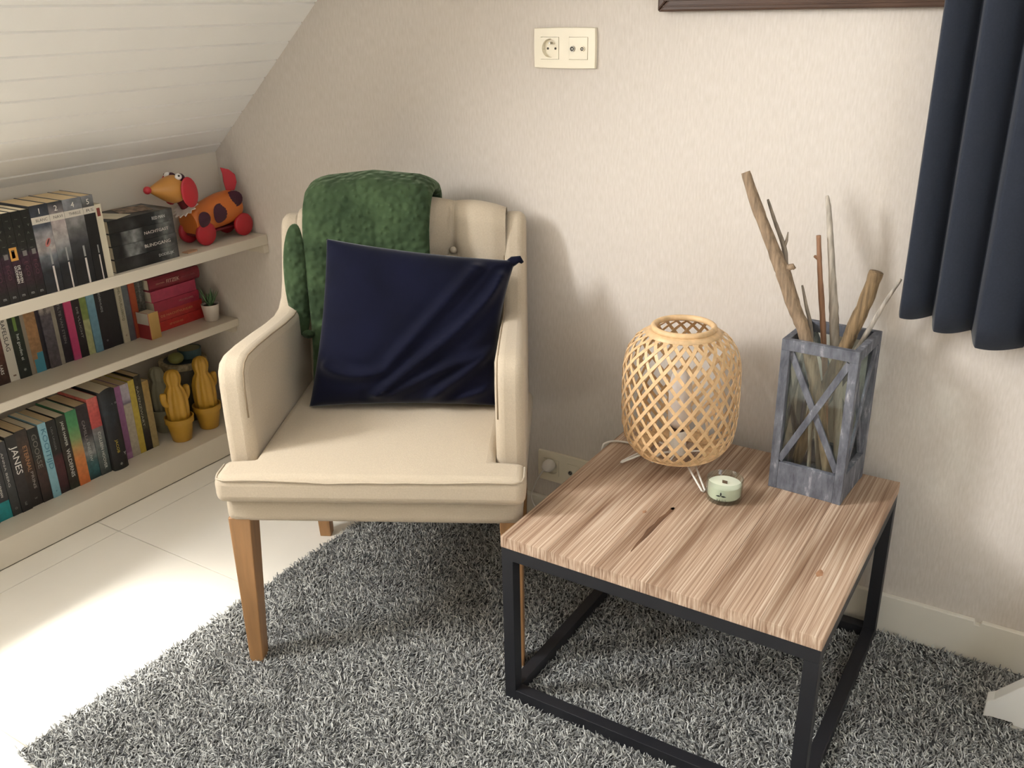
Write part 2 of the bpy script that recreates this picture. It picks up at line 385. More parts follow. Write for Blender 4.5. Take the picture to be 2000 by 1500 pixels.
# arms with the wings that sweep up to the back
prof = [(.066,.41),(.062,.56),(.062,.625),(.067,.655),(.082,.674),(.105,.681),(.16,.681),(.25,.676),(.34,.669),(.40,.668),(.435,.676),(.458,.694),(.474,.722),(.487,.758),(.498,.796),(.508,.828),(.518,.850),(.534,.864),(.556,.867),(.576,.856),(.585,.83),(.585,.41)]
for sgn in (-1, 1):
    tp = lambda b: .017*max(0, min(1, (b-.1)/.4))
    arm = MB().prism(prof, lambda p: (sgn*(.304-tp(p[0])), p[0], p[1]), lambda p: (sgn*(.244-tp(p[0])*.7), p[0], p[1])).build('arm', LINEN, chair, smooth=True, bevel=.019, seg=5, angle=60)
    pth = [(sgn*(.2495-tp(b)*.7), b+(.0052 if z < .66 else .003), z-(.0052 if b > .07 else .002)) for (b, z) in prof[1:-3]]
    MB().tube(pth, .0018, 6).build('seam', SEAM, arm, smooth=True)
    pth = [(sgn*.262, prof[0][0]-.0015, .48), (sgn*.2615, .0605, .56), (sgn*.261, .0605, .63)]
# tufted back
BUT = [(-.118,.785),(.118,.785),(0,.66),(-.21,.66),(.21,.66)]
CREASE = [((x,.785),(x*1.03,1.0)) for x in (-.118,.118)]
CREASE += [((-.118,.785),(0,.66)),((-.118,.785),(-.21,.66)),((.118,.785),(0,.66)),((.118,.785),(.21,.66))] + [((x,.66),(x,.40)) for x in (-.21,0,.21)]
def segd(p, a, b):
    ax,az = a; bx,bz = b; dx,dz = bx-ax,bz-az; t = max(0,min(1,((p[0]-ax)*dx+(p[1]-az)*dz)/(dx*dx+dz*dz))); return math.hypot(p[0]-ax-dx*t, p[1]-az-dz*t)
def back_pt(u, v):
    a = -.242 + .484*u; ztop = .898 - .024*(abs(a)/.242)**3
    H = ztop-.035-.44; LT = H + .085 + .45
    L = v*LT
    if L < H:
        z = .44+L; b = .470 + (z-.44)*.115; n = (-1,.115)
    elif L < H+.085:
        t = (L-H)/.085*PI; cz = ztop-.035; b0 = .470+(cz-.44)*.115; cb = (b0+.585)/2; r = (.585-b0)/2
        b = cb - r*math.cos(t); z = cz + .035*math.sin(t); n = (-math.cos(t), math.sin(t))
    else:
        z = ztop-.035-(L-H-.085); b = .585; n = (0,0)
    zz = min(z, ztop) if L < H+.04 else ztop+.05
    dc = min(segd((a,zz),p,q) for p,q in CREASE); db = min(math.hypot(a-x,zz-q) for x,q in BUT)
    wgt = 1 if L < H else max(0, 1-(L-H)/.06)
    off = wgt*(.020*(1-math.exp(-(dc/.034)**2)) - .012*math.exp(-(db/.018)**2) - .012*math.exp(-(dc/.006)**2) - .008*max(0,(abs(a)-.215)/.027))
    ln = math.hypot(*n) or 1
    return (a, b+n[0]/ln*off, z+n[1]/ln*off)
bk = MB().grid(back_pt, 75, 90).build('backrest', LINEN, chair, smooth=True)
for (x, z) in BUT[:2]:
    MB().ellipsoid((x, .470+(z-.44)*.115+.007, z), (.0085,.006,.0085), 14, 8).build('button', LINEN, bk, smooth=True)
# legs
for sgn in (-1, 1):
    o0, i0, i1 = sgn*.297, sgn*.268, sgn*.252
    MB().hexa([(o0,.004,.004),(i0,.004,.004),(i0,.040,.004),(o0,.040,.004)], [(o0,.004,.364),(i1,.004,.364),(i1,.062,.364),(o0,.062,.364)]).build('leg', OAK, chair, bevel=.002, smooth=True)
    o0, i0, o1, i1 = sgn*.277, sgn*.247, sgn*.287, sgn*.240; zb = 0.0 if sgn < 0 else .004
    MB().hexa([(o0,.525,zb),(i0,.525,zb),(i0,.555,zb),(o0,.555,zb)], [(o1,.50,.364),(i1,.50,.364),(i1,.552,.364),(o1,.552,.364)]).build('leg', OAK, chair, bevel=.002, smooth=True)

# --- blanket folded over the back of the chair
def blanket_mat():
    m = bpy.data.materials.new('green_fleece'); m.use_nodes = True; nt = m.node_tree; b = nt.nodes['Principled BSDF']; b.inputs['Roughness'].default_value = .9; b.inputs['Specular IOR Level'].default_value = .1
    b.inputs['Sheen Weight'].default_value = .25; b.inputs['Sheen Roughness'].default_value = .5; b.inputs['Sheen Tint'].default_value = (.6,.75,.5,1)
    tc = nt.nodes.new('ShaderNodeTexCoord'); v = nt.nodes.new('ShaderNodeTexVoronoi'); v.feature = 'SMOOTH_F1'; v.inputs['Scale'].default_value = 62; nt.links.new(tc.outputs['Object'], v.inputs[0])
    nz = nt.nodes.new('ShaderNodeTexNoise'); nz.inputs['Scale'].default_value = 14; nz.inputs['Detail'].default_value = 4; nt.links.new(tc.outputs['Object'], nz.inputs[0])
    r = nt.nodes.new('ShaderNodeValToRGB'); r.color_ramp.elements[0].position = .3; r.color_ramp.elements[1].position = .72; r.color_ramp.elements[0].color = (*lin((40,54,36)),1); r.color_ramp.elements[1].color = (*lin((68,86,58)),1)
    v.inputs['Scale'].default_value = 68; mt = nt.nodes.new('ShaderNodeMath'); mt.operation = 'MULTIPLY_ADD'; mt.inputs[1].default_value = -.14; nt.links.new(v.outputs[0], mt.inputs[0]); ms = nt.nodes.new('ShaderNodeMath'); ms.operation = 'ADD'; ms.inputs[1].default_value = .07; nt.links.new(nz.outputs[0], ms.inputs[0]); nt.links.new(ms.outputs[0], mt.inputs[2])  # puff highlights painted into the colour: cell centres lighter, hollows between darker
    nt.links.new(mt.outputs[0], r.inputs[0]); nt.links.new(r.outputs[0], b.inputs['Base Color'])
    bp = nt.nodes.new('ShaderNodeBump'); bp.invert = True; bp.inputs['Strength'].default_value = .9; bp.inputs['Distance'].default_value = .009; nt.links.new(v.outputs[0], bp.inputs['Height']); nt.links.new(bp.outputs[0], b.inputs['Normal'])
    return m
GREEN = blanket_mat()
def drape(name, parent, a0, a1, path, thick, mat, arch=.03, seed=0, nu=40, label=None):
    # closed slab swept along path (b,z) ; a across
    pts = [Vector((0,b,z)) for b,z in path]; L = [0]
    for p,q in zip(pts,pts[1:]): L.append(L[-1]+(q-p).length)
    def at(t):
        d = t*L[-1]
        for i in range(len(pts)-1):
            if d <= L[i+1] or i == len(pts)-2:
                f = (d-L[i])/(L[i+1]-L[i]); p = pts[i].lerp(pts[i+1], f); tg = (pts[i+1]-pts[i]).normalized(); return p, tg
    def nrm(t):
        p0,_ = at(max(0,t-.03)); p1,_ = at(min(1,t+.03)); tg = (p1-p0).normalized(); return Vector((0,-tg.z,tg.y))
    nr = 32
    def fn(u, w):      # u along path, w around the slab section
        p,_ = at(u); n = nrm(u); ang = 2*PI*w
        ca, sa = math.cos(ang), math.sin(ang); ex = .22
        cx = math.copysign(abs(ca)**ex, ca); cy = math.copysign(abs(sa)**.75, sa)
        a = (a0+a1)/2 + (a1-a0)/2*cx; am = (a-(a0+a1)/2)/((a1-a0)/2)
        zup = arch*(1-am*am)*max(0, min(1, (p.z-.75)/.15))
        wv = .004*math.sin(u*17+seed)+.003*math.sin(a*60+u*9+seed)
        a += .006*math.sin(u*11+seed)*(1 if ca > 0 else .6)
        off = thick/2*cy + wv*.6
        endr = min(1, min(u, 1-u)/.03); off = thick/2*cy*max(.15, math.sqrt(max(0,endr))) + wv*.6
        q = p + n*off
        return (a, q.y, q.z+zup)
    mb = MB().grid(lambda u,w: fn(u,w), nu, nr+1)
    st0 = [j for j in range(nr)]; mb.f.append(tuple(st0)); mb.f.append(tuple((nu-1)*(nr+1)+j for j in reversed(range(nr))))
    return mb.build(name, mat, parent, smooth=True, label=label)
blk = thing('blanket', 'green fleece blanket folded over the chair back behind the navy cushion', 'blanket', (CO[0], CO[1], 0), TH)
path = [(.400,.487),(.418,.56),(.431,.66),(.443,.76),(.456,.85),(.468,.895),(.49,.924),(.53,.935),(.575,.927),(.606,.90),(.615,.85),(.615,.70)]
drape('top_fold', blk, -.212, .080, path, .030, GREEN, arch=.020, seed=0, nu=60)
def lump(u, v):
    a = 2*PI*u; b = PI*v; w = 1+.10*math.cos(3*a+b*2)
    return (-.232 + .027*math.sin(b)**.8*math.cos(a)*w - .004*math.sin(b), .440 + .016*math.sin(b)**.8*math.sin(a) + .03*(.5-v)*-1*-1, .735 + .128*math.cos(b))
MB().grid(lump, 28, 24, closeu=True).build('lower_fold', GREEN, blk, smooth=True)
MB().ellipsoid((-.214,.412,.614), (.015,.011,.010), 14, 9).build('hem_corner', GREEN, blk, smooth=True)

# --- navy cushion
NAVY = M('navy_velvet', (13,15,34), .8, var=.3, scale=(9,9,9), bump=.12, bscale=(50,50,50), sheen=.2, spec=.1)
cu = thing('cushion', 'navy blue velvet cushion leaning on the beige armchair seat', 'cushion', (CO[0], CO[1], 0), TH)
cBL, cBR, cTL, cTR = Vector((-.192,.286,.486)), Vector((.228,.298,.486)), Vector((-.150,.412,.838)), Vector((.268,.425,.783))
RID = [((.93,.75),(.80,.20),(.20,-.35),(-.25,-.88),.017),((.62,.85),(.35,.30),(.0,-.2),(-.2,-.55),.010),((.95,-.25),(.75,-.5),(.45,-.7),(.3,-.97),.015),((-.85,-.5),(-.7,-.62),(-.45,-.64),(-.28,-.58),.012),((.98,-.72),(.8,-.85),(.65,-.9),(.55,-.97),.010),((.85,-.3),(.4,-.5),(.0,-.75),(-.12,-.9),.012)]
def bez(P, t):
    (a,b,c,d) = P; m = 1-t
    return (m**3*a[0]+3*m*m*t*b[0]+3*m*t*t*c[0]+t**3*d[0], m**3*a[1]+3*m*m*t*b[1]+3*m*t*t*c[1]+t**3*d[1])
RS = [([bez(r[:4], i/24) for i in range(25)], r[4]) for r in RID]
def cushion_pt(u, v, side):
    pin = .05; uu = u*(1-pin*(1-v*v)*abs(u)**3 * (1.0 if u < 0 else 1.6)); vv = v*(1-pin*.8*(1-u*u)*abs(v)**3)
    s, t = (uu+1)/2, (vv+1)/2
    p = (cBL*(1-s)+cBR*s)*(1-t) + (cTL*(1-s)+cTR*s)*t
    ex = ((cBR-cBL)+(cTR-cTL)).normalized(); ez = ((cTL-cBL)+(cTR-cBR)).normalized(); n = ex.cross(ez).normalized()
    if n.y > 0: n = -n
    th = .058*max(0,(1-u**4))**.42*max(0,(1-v**4))**.42
    w = w2 = 0
    if side > 0:
        for pts, am in RS:
            d = min(math.hypot(u-x, v-y) for x,y in pts); w = max(w, am*math.exp(-(d/.055)**2)); w2 = min(w2, -am*.35*math.exp(-((d-.13)/.06)**2))
        w = (w + w2*.8)*min(1, min(1-abs(u), 1-abs(v))*8)
    return p + n*(th+w)*side if side > 0 else p - n*th*.8
def ug(t): x = 2*t-1; return math.sin(x*PI/2)*.55 + x*.45
mb = MB().grid(lambda i,j: cushion_pt(ug(i), ug(j), 1), 70, 70); mb.grid(lambda i,j: cushion_pt(ug(i), ug(j), -1), 70, 70)
cov = mb.build('cover', NAVY, cu, smooth=True)
cor = cushion_pt(1,1,1); 
MB().tube([cor+Vector((-.02,.0,-.012)), cor+Vector((-.004,-.002,.0)), cor+Vector((.010,-.003,.004)), cor+Vector((.016,-.003,-.004))], [.010,.011,.008,.004], 8).build('corner_ear', NAVY, cu, smooth=True)
# ------------------------------------------------------------------ coffee table
TX0, TX1, TY0, TY1, TZ = .209, .8072, -.6255, -.0351, .387
def wood_top():
    m = bpy.data.materials.new('brushed_pine'); m.use_nodes = True; nt = m.node_tree; b = nt.nodes['Principled BSDF']; b.inputs['Roughness'].default_value = .55; b.inputs['Specular IOR Level'].default_value = .3
    tc = nt.nodes.new('ShaderNodeTexCoord'); mp = nt.nodes.new('ShaderNodeMapping'); mp.inputs['Scale'].default_value = (330, 3.2, 30); nt.links.new(tc.outputs['Object'], mp.inputs[0])
    oi = nt.nodes.new('ShaderNodeObjectInfo'); ad = nt.nodes.new('ShaderNodeVectorMath'); ad.operation = 'MULTIPLY_ADD'; 
    sc = nt.nodes.new('ShaderNodeCombineXYZ'); nt.links.new(oi.outputs['Random'], sc.inputs[0]); nt.links.new(oi.outputs['Random'], sc.inputs[1]); ad.inputs[1].default_value = (90,90,90)
    nt.links.new(sc.outputs[0], ad.inputs[0]); nt.links.new(mp.outputs[0], ad.inputs[2])
    nz = nt.nodes.new('ShaderNodeTexNoise'); nz.inputs['Scale'].default_value = 1; nz.inputs['Detail'].default_value = 6; nz.inputs['Distortion'].default_value = .6; nt.links.new(ad.outputs[0], nz.inputs[0])
    r = nt.nodes.new('ShaderNodeValToRGB'); e = r.color_ramp.elements; e[0].position = .25; e[0].color = (*lin((134,102,80)),1); e[1].position = .72; e[1].color = (*lin((228,210,188)),1)
    q = e.new(.5); q.color = (*lin((190,162,138)),1); nt.links.new(nz.outputs[0], r.inputs[0])
    mp2 = nt.nodes.new('ShaderNodeMapping'); mp2.inputs['Scale'].default_value = (20, 2.2, 10); nt.links.new(tc.outputs['Object'], mp2.inputs[0]); n2 = nt.nodes.new('ShaderNodeTexNoise'); n2.inputs['Scale'].default_value = 1; n2.inputs['Detail'].default_value = 2; nt.links.new(mp2.outputs[0], n2.inputs[0])
    mx = nt.nodes.new('ShaderNodeMix'); mx.data_type = 'RGBA'; mx.blend_type = 'MULTIPLY'; 
    r2_ = nt.nodes.new('ShaderNodeValToRGB'); r2_.color_ramp.elements[0].color = (.50,.42,.36,1); r2_.color_ramp.elements[0].position = .34; r2_.color_ramp.elements[1].color = (1,1,1,1); r2_.color_ramp.elements[1].position = .58
    nt.links.new(n2.outputs[0], r2_.inputs[0]); mx.inputs[0].default_value = .9; nt.links.new(r.outputs[0], mx.inputs[6]); nt.links.new(r2_.outputs[0], mx.inputs[7])
    nt.links.new(mx.outputs[2], b.inputs['Base Color'])
    bp = nt.nodes.new('ShaderNodeBump'); bp.inputs['Strength'].default_value = .2; bp.inputs['Distance'].default_value = .0006; nt.links.new(nz.outputs[0], bp.inputs['Height']); nt.links.new(bp.outputs[0], b.inputs['Normal'])
    return m
PINE = wood_top()
BLACK = M('black_metal', (30,31,36), .5, var=.06, scale=(20,20,20))
tb = thing('coffee_table', 'square coffee table with brushed pine top on black metal frame', 'table', ((TX0+TX1)/2, (TY0+TY1)/2, 0))
hx, hy = (TX1-TX0)/2, (TY1-TY0)/2
NP = 6; pw = 2*hx/NP
for i in range(NP):
    j = .00005
    MB().box((-pw/2+j, -hy, -.0118), (pw/2-j, hy, .0118)).build('plank', PINE, tb, bevel=.0008, seg=2, loc=(-hx+pw*(i+.5), 0, TZ-.0118))
b_ = .026; ft = TZ-.0236; fb = .007
mb_top = MB().box((-hx+.001,-hy+.001,ft-b_), (hx-.001,-hy+b_,ft)); mb_top.build('top_rail', BLACK, tb, bevel=.001)
MB().box((-hx+.001,hy-b_,ft-b_), (hx-.001,hy-.001,ft)).build('top_rail', BLACK, tb, bevel=.001)
MB().box((-hx+.001,-hy+b_,ft-b_), (-hx+b_,hy-b_,ft)).build('top_rail', BLACK, tb, bevel=.001)
MB().box((hx-b_,-hy+b_,ft-b_), (hx-.001,hy-b_,ft)).build('top_rail', BLACK, tb, bevel=.001)
for sx in (-1,1):
    for sy in (-1,1):
        x0, x1 = sorted((sx*(hx-.001), sx*(hx-b_))); y0, y1 = sorted((sy*(hy-.001), sy*(hy-b_)))
        MB().box((x0,y0,fb), (x1,y1,ft-b_)).build('leg', BLACK, tb, bevel=.001)
MB().box((-hx+b_,-hy+.001,fb), (hx-b_,-hy+b_,fb+b_)).build('bottom_rail', BLACK, tb, bevel=.001)
MB().box((-hx+b_,hy-b_,fb), (hx-b_,hy-.001,fb+b_)).build('bottom_rail', BLACK, tb, bevel=.001)
MB().box((-hx+.001,-hy+b_,fb), (-hx+b_,hy-b_,fb+b_)).build('bottom_rail', BLACK, tb, bevel=.001)
MB().box((hx-b_,-hy+b_,fb), (hx-.001,hy-b_,fb+b_)).build('bottom_rail', BLACK, tb, bevel=.001)
# long dark knot in the wood and two small ones
KNOT = M('dark_knot', (104,74,52), .7, var=.35, scale=(200,20,20)); KNOTL = M('pale_knot', (168,124,92), .6, var=.3, scale=(120,60,20))
kc = Vector(((TX0+TX1)/2, (TY0+TY1)/2, 0))
def knot(pts, wid, mat):
    mb = MB(); n = len(pts); st = len(mb.v)
    for (x,y),w in zip(pts,wid): mb.v += [(x-w-kc.x, y-kc.y, TZ+.0002), (x+w-kc.x, y-kc.y, TZ+.0002), (x+w-kc.x, y-kc.y, TZ-.002), (x-w-kc.x, y-kc.y, TZ-.002)]
    for i in range(n-1):
        for k in range(4): mb.f.append((i*4+k, i*4+(k+1)%4, (i+1)*4+(k+1)%4, (i+1)*4+k))
    mb.f.append((0,1,2,3)); mb.f.append(tuple((n-1)*4+k for k in (3,2,1,0)))
    mb.build('knot', mat, tb)
knot([(.4465,-.366),(.4475,-.376),(.4465,-.395),(.4440,-.415),(.4440,-.44),(.4425,-.465),(.4435,-.49),(.4425,-.52),(.443,-.55)], [.0035,.0042,.0038,.0052,.0045,.006,.0042,.0028,.0010], KNOT)
knot([(.4478,-.364),(.448,-.370),(.448,-.374)], [.002,.0034,.002], M('black_knot',(44,34,28),.8))
knot([(.753,-.435),(.754,-.442),(.754,-.452),(.753,-.460)], [.001,.005,.006,.001], KNOTL)
knot([(.405,-.402),(.405,-.408),(.405,-.414)], [.001,.0045,.001], KNOTL)

# ------------------------------------------------------------------ bamboo lantern lamp
BAM = M('bamboo', (222,186,140), .5, var=.14, scale=(60,60,60)); WMET = M('white_metal', (238,234,226), .4)
lamp = thing('table_lamp', 'woven bamboo lantern lamp on white wire legs on the coffee table', 'lamp', (.384, -.2, TZ))
sh = [(.058,.040),(.072,.041),(.088,.047),(.101,.058),(.111,.075),(.117,.100),(.1195,.135),(.1200,.18),(.1195,.225),(.116,.252),(.109,.272),(.098,.289),(.084,.301),(.071,.308),(.061,.313)]
def shade_at(t):
    L = [0]
    for p,q in zip(sh,sh[1:]): L.append(L[-1]+math.hypot(q[0]-p[0],q[1]-p[1]))
    d = t*L[-1]
    for i in range(len(sh)-1):
        if d <= L[i+1]+1e-9: f = (d-L[i])/(L[i+1]-L[i]); return sh[i][0]+(sh[i+1][0]-sh[i][0])*f, sh[i][1]+(sh[i+1][1]-sh[i][1])*f
    return sh[-1]
NS = 25
for dr in (1, -1):
    mb = MB(); n = 34; tot = math.radians(118)*dr; hw = .0034; th = .0009; ro = .0007*dr
    ring = []
    pp = []
    for i in range(n):
        t = i/(n-1); r, z = shade_at(t); r += ro + .0006*math.sin(i*2.0)*dr; a = tot*(t-.5); pp.append((r,a,z))
    P = [Vector((r*math.cos(a), r*math.sin(a), z)) for r,a,z in pp]
    for i in range(n):
        tg = (P[min(i+1,n-1)]-P[max(i-1,0)]).normalized(); r0,z0 = shade_at(max(0,i/(n-1)-.02)); r1,z1 = shade_at(min(1,i/(n-1)+.02)); a = pp[i][1]
        nn = Vector(((z1-z0)*math.cos(a),(z1-z0)*math.sin(a),-(r1-r0))).normalized(); sd = tg.cross(nn).normalized()
        mb.v += [tuple(P[i]+sd*hw+nn*th/2), tuple(P[i]-sd*hw+nn*th/2), tuple(P[i]-sd*hw-nn*th/2), tuple(P[i]+sd*hw-nn*th/2)]
    for i in range(n-1):
        for k in range(4): mb.f.append((i*4+k, i*4+(k+1)%4, (i+1)*4+(k+1)%4, (i+1)*4+k))
    first = mb.build('bamboo_strip', BAM, lamp)
    for k in range(1, NS): copy_part(first, lamp, rot=(0,0,2*PI*k/NS))
MB().tube([(.0605*math.cos(2*PI*i/40), .0605*math.sin(2*PI*i/40), .316) for i in range(41)], .0062, 10).build('top_rim', BAM, lamp, smooth=True)
MB().lathe([(.060,.312),(.064,.3135),(.078,.3055),(.077,.3035),(.064,.3105)], 48, closed=True).build('shoulder_band', BAM, lamp, smooth=True)
MB().lathe([(.0565,.036),(.070,.036),(.0905,.0465),(.0895,.0488),(.070,.0395),(.0565,.0395)], 48, closed=True).build('bottom_rim', BAM, lamp, smooth=True)
mb = MB()
for i in range(3): mb.tube([(.0, .0, .036), (.060*math.cos(.6+2*PI*i/3), .060*math.sin(.6+2*PI*i/3), .036)], .002, 6)
mb.build('base_spokes', WMET, lamp)
MB().lathe([(.018,.034),(.018,.085),(.016,.088)], 24).build('lamp_holder', WMET, lamp, smooth='auto')
MB().lathe([(.0145,.088),(.0150,.095),(.0145,.095)], 24).build('socket_collar', M('dark_collar',(70,52,44),.5), lamp)
MB().lathe([(.013,.095),(.022,.108),(.0235,.13),(.0235,.19),(.019,.212),(.008,.222),(0,.223)], 28).build('bulb', M('frosted_bulb', (236,226,218), .35), lamp, smooth=True)
# hairpin legs: foot positions (world) relative to lamp
for fx, fy in ((.475,-.278), (.277,-.245), (.402,-.088)):
    lx, ly = fx-.384, fy+.2; d = Vector((lx,ly,0)).normalized(); s_ = Vector((-d.y,d.x,0)); tp = d*.058
    pts = [tp+s_*.009+Vector((0,0,.038)), d*.112*.93+s_*.0045+Vector((0,0,.010)), Vector((lx,ly,.0035))+s_*.0025, Vector((lx,ly,.0028))+d*.0015, Vector((lx,ly,.0035))-s_*.0025, d*.112*.93-s_*.0045+Vector((0,0,.010)), tp-s_*.009+Vector((0,0,.038))]
    pts = [tp+s_*.009+Vector((0,0,.038)), Vector((lx,ly,.0045))+s_*.0035, Vector((lx,ly,.0028))+d*.002, Vector((lx,ly,.0045))-s_*.0035, tp-s_*.009+Vector((0,0,.038))]
    MB().tube(pts, .0021, 7).build('leg', WMET, lamp, smooth=True)
# power cord: down from the holder, along the table, over its left edge, to the socket
CORD = M('white_cord', (226,220,210), .5)
cord = [(0,0,.036),(-.030,-.012,.030),(-.047,-.017,.010),(-.050,-.010,.0035),(-.062,.020,.0035),(-.10,.045,.0035),(-.128,.048,.0035),(-.155,.044,.004),(-.171,.034,.0045),(-.1785,.020,.0045),(-.181,.010,.0005),(-.183,.008,-.03),(-.20,.03,-.18),(-.24,.08,-.315),(-.31,.12,-.345),(-.40,.135,-.330),(-.456,.150,-.285),(-.452,.158,-.245),(-.436,.158,-.210),(-.424,.160,-.1925)]
def smooth_path(P, n=6):
    P = [Vector(p) for p in P]; out = []
    for i in range(len(P)-1):
        p0, p1, p2, p3 = P[max(i-1,0)], P[i], P[i+1], P[min(i+2,len(P)-1)]
        for k in range(n):
            t = k/n; out.append(.5*((2*p1)+(-p0+p2)*t+(2*p0-5*p1+4*p2-p3)*t*t+(-p0+3*p1-3*p2+p3)*t**3))
    return out + [P[-1]]
MB().tube(smooth_path(cord), .0024, 8).build('cord', CORD, lamp, smooth=True)
MB().tube([(-.4185,.161,-.1855),(-.4195,.165,-.186),(-.4205,.175,-.187),(-.4210,.186,-.1875)], [.008,.0135,.0165,.0165], 16).build('plug', CORD, lamp, smooth='auto')

# ------------------------------------------------------------------ candle
GL = bpy.data.materials.new('clear_glass'); GL.use_nodes = True
nt = GL.node_tree; o_ = nt.nodes['Material Output']; t_ = nt.nodes.new('ShaderNodeBsdfTransparent'); t_.inputs[0].default_value = (.93,.96,.94,1); g_ = nt.nodes.new('ShaderNodeBsdfGlossy'); g_.inputs['Roughness'].default_value = .04
x_ = nt.nodes.new('ShaderNodeMixShader'); f_ = facing_factor(nt)
nt.links.new(f_.outputs[0], x_.inputs[0]); nt.links.new(t_.outputs[0], x_.inputs[1]); nt.links.new(g_.outputs[0], x_.inputs[2]); nt.links.new(x_.outputs[0], o_.inputs[0])
can = thing('candle', 'small pale candle in a clear glass in front of the lamp', 'candle', (.519, -.280, TZ))
cg = MB().lathe([(0,0),(.031,0),(.034,.002),(.0355,.006),(.0362,.046),(.0352,.0468),(.0342,.046),(.0332,.008),(0,.006)], 48).build('glass_cup', GL, can, smooth='auto')
WAX = M('pale_wax', (236,240,218), .5, spec=.3)
WAX.node_tree.nodes['Principled BSDF'].inputs['Subsurface Weight'].default_value = .0
MB().lathe([(0,.0085),(.0310,.0095),(.0325,.012),(.0328,.034),(.0318,.0345),(0,.0335)], 40).build('wax', WAX, can, smooth='auto')
MB().box((-.005,-.0008,.034),(.005,.0008,.040)).build('wick', M('charred_wick',(92,74,56),.9), can)
INK = M('dark_ink', (40,44,40), .6)
vd = Vector((CX-.519, CY+.280, 0)).normalized(); va = math.atan2(vd.y, vd.x)
def on_cyl(u, z, R=.0366): a = va + u/R; return (R*math.cos(a), R*math.sin(a), z)
def leaf(u0, z0, ang, L, W):
    mb = MB(); n = 8; mid = []
    for i in range(n+1):
        t = i/n; w = W*math.sin(PI*min(1,t*1.02))**.8*(.6+.4*(1-t)); x = L*t
        for sg in (-1, 1): 
            uu = u0 + x*math.cos(ang) - sg*w*math.sin(ang); zz = z0 + x*math.sin(ang) + sg*w*math.cos(ang); mb.v.append(on_cyl(uu, zz))
    for i in range(n): mb.f.append((2*i, 2*i+1, 2*i+3, 2*i+2))
    return mb
for ang, L in ((PI/2,.009),(PI*1.02,.010),(-.10,.011)): leaf(-.006, .0235, ang, L, .0020).build('printed_leaf', INK, can)
def cyl_text(txt, size, u0, z0, parent, mat):
    me = text_mesh(txt, size, .00005); me.materials.clear(); me.materials.append(mat)
    for v in me.vertices: x, y, z = v.co; v.co = on_cyl(u0 + x, z0 + y, .0366+z)
    o = bpy.data.objects.new('lettering', me); COL.objects.link(o); o.parent = parent
cyl_text('B A S I L', .0056, -.004, .0140, can, INK)

# ------------------------------------------------------------------ grey wooden lantern holding driftwood
def weathered():
    m = bpy.data.materials.new('weathered_grey_wood'); m.use_nodes = True; nt = m.node_tree; b = nt.nodes['Principled BSDF']; b.inputs['Roughness'].default_value = .75
    tc = nt.nodes.new('ShaderNodeTexCoord'); mp = nt.nodes.new('ShaderNodeMapping'); mp.inputs['Scale'].default_value = (90,90,28); nt.links.new(tc.outputs['Object'], mp.inputs[0])
    nz = nt.nodes.new('ShaderNodeTexNoise'); nz.inputs['Scale'].default_value = .6; nz.inputs['Detail'].default_value = 7; nz.inputs['Roughness'].default_value = .65; nt.links.new(mp.outputs[0], nz.inputs[0])
    r = nt.nodes.new('ShaderNodeValToRGB'); e = r.color_ramp.elements; e[0].position = .36; e[0].color = (*lin((78,80,88)),1); e[1].position = .74; e[1].color = (*lin((190,188,192)),1); q = e.new(.58); q.color = (*lin((112,114,122)),1)
    nt.links.new(nz.outputs[0], r.inputs[0]); nt.links.new(r.outputs[0], b.inputs['Base Color'])
    bp = nt.nodes.new('ShaderNodeBump'); bp.inputs['Strength'].default_value = .4; bp.inputs['Distance'].default_value = .001; nt.links.new(nz.outputs[0], bp.inputs['Height']); nt.links.new(bp.outputs[0], b.inputs['Normal']); return m
GREYW = weathered()
LROT = math.radians(-3.5)
lan = thing('wooden_lantern', 'weathered grey wooden lantern with crossed braces and glass panes', 'lantern', (.6565, -.1165, TZ), LROT)
HL = .0735; LH = .320; PS = .017; BP = .060
for sx in (-1,1):
    for sy in (-1,1):
        x0,x1 = sorted((sx*HL, sx*(HL-PS))); y0,y1 = sorted((sy*HL, sy*(HL-PS))); MB().box((x0,y0,0),(x1,y1,LH-.022)).build('post', GREYW, lan, bevel=.001)
for k in range(4):
    rz = k*PI/2
    MB().box((-HL+PS,-HL+.0008,0),(HL-PS,-HL+PS*.75,BP)).build('base_panel', GREYW, lan, bevel=.001, rot=(0,0,rz))
    MB().prism([(-HL,-HL),(HL,-HL),(HL-.013,-HL+.013),(-HL+.013,-HL+.013)], lambda p: (p[0],p[1],LH-.022), lambda p: (p[0],p[1],LH)).build('top_rail', GREYW, lan, bevel=.001, rot=(0,0,rz))
    z0, z1 = BP, LH-.022; w = HL-PS; bw = .0064
    def brace(xa, za, xb, zb, y0, y1):
        d = Vector((xb-xa,0,zb-za)).normalized(); n = Vector((-d.z,0,d.x))*bw
        A = Vector((xa,0,za)); B = Vector((xb,0,zb)); q = [A-n, B-n, B+n, A+n]
        return MB().hexa([(p.x,y0,p.z) for p in q], [(p.x,y1,p.z) for p in q])
    brace(-w, z0+.004, w, z1-.004, -HL+.0015, -HL+.0065).build('brace', GREYW, lan, bevel=.0006, rot=(0,0,rz))
    brace(-w, z1-.004, w, z0+.004, -HL+.0066, -HL+.0115).build('brace', GREYW, lan, bevel=.0006, rot=(0,0,rz))
    MB().box((-w,-HL+.0120,z0),(w,-HL+.0138,z1)).build('pane', GL, lan, rot=(0,0,rz))
MB().box((-HL+PS*.7,-HL+PS*.7,.001),(HL-PS*.7,HL-PS*.7,.010)).build('bottom_board', GREYW, lan)

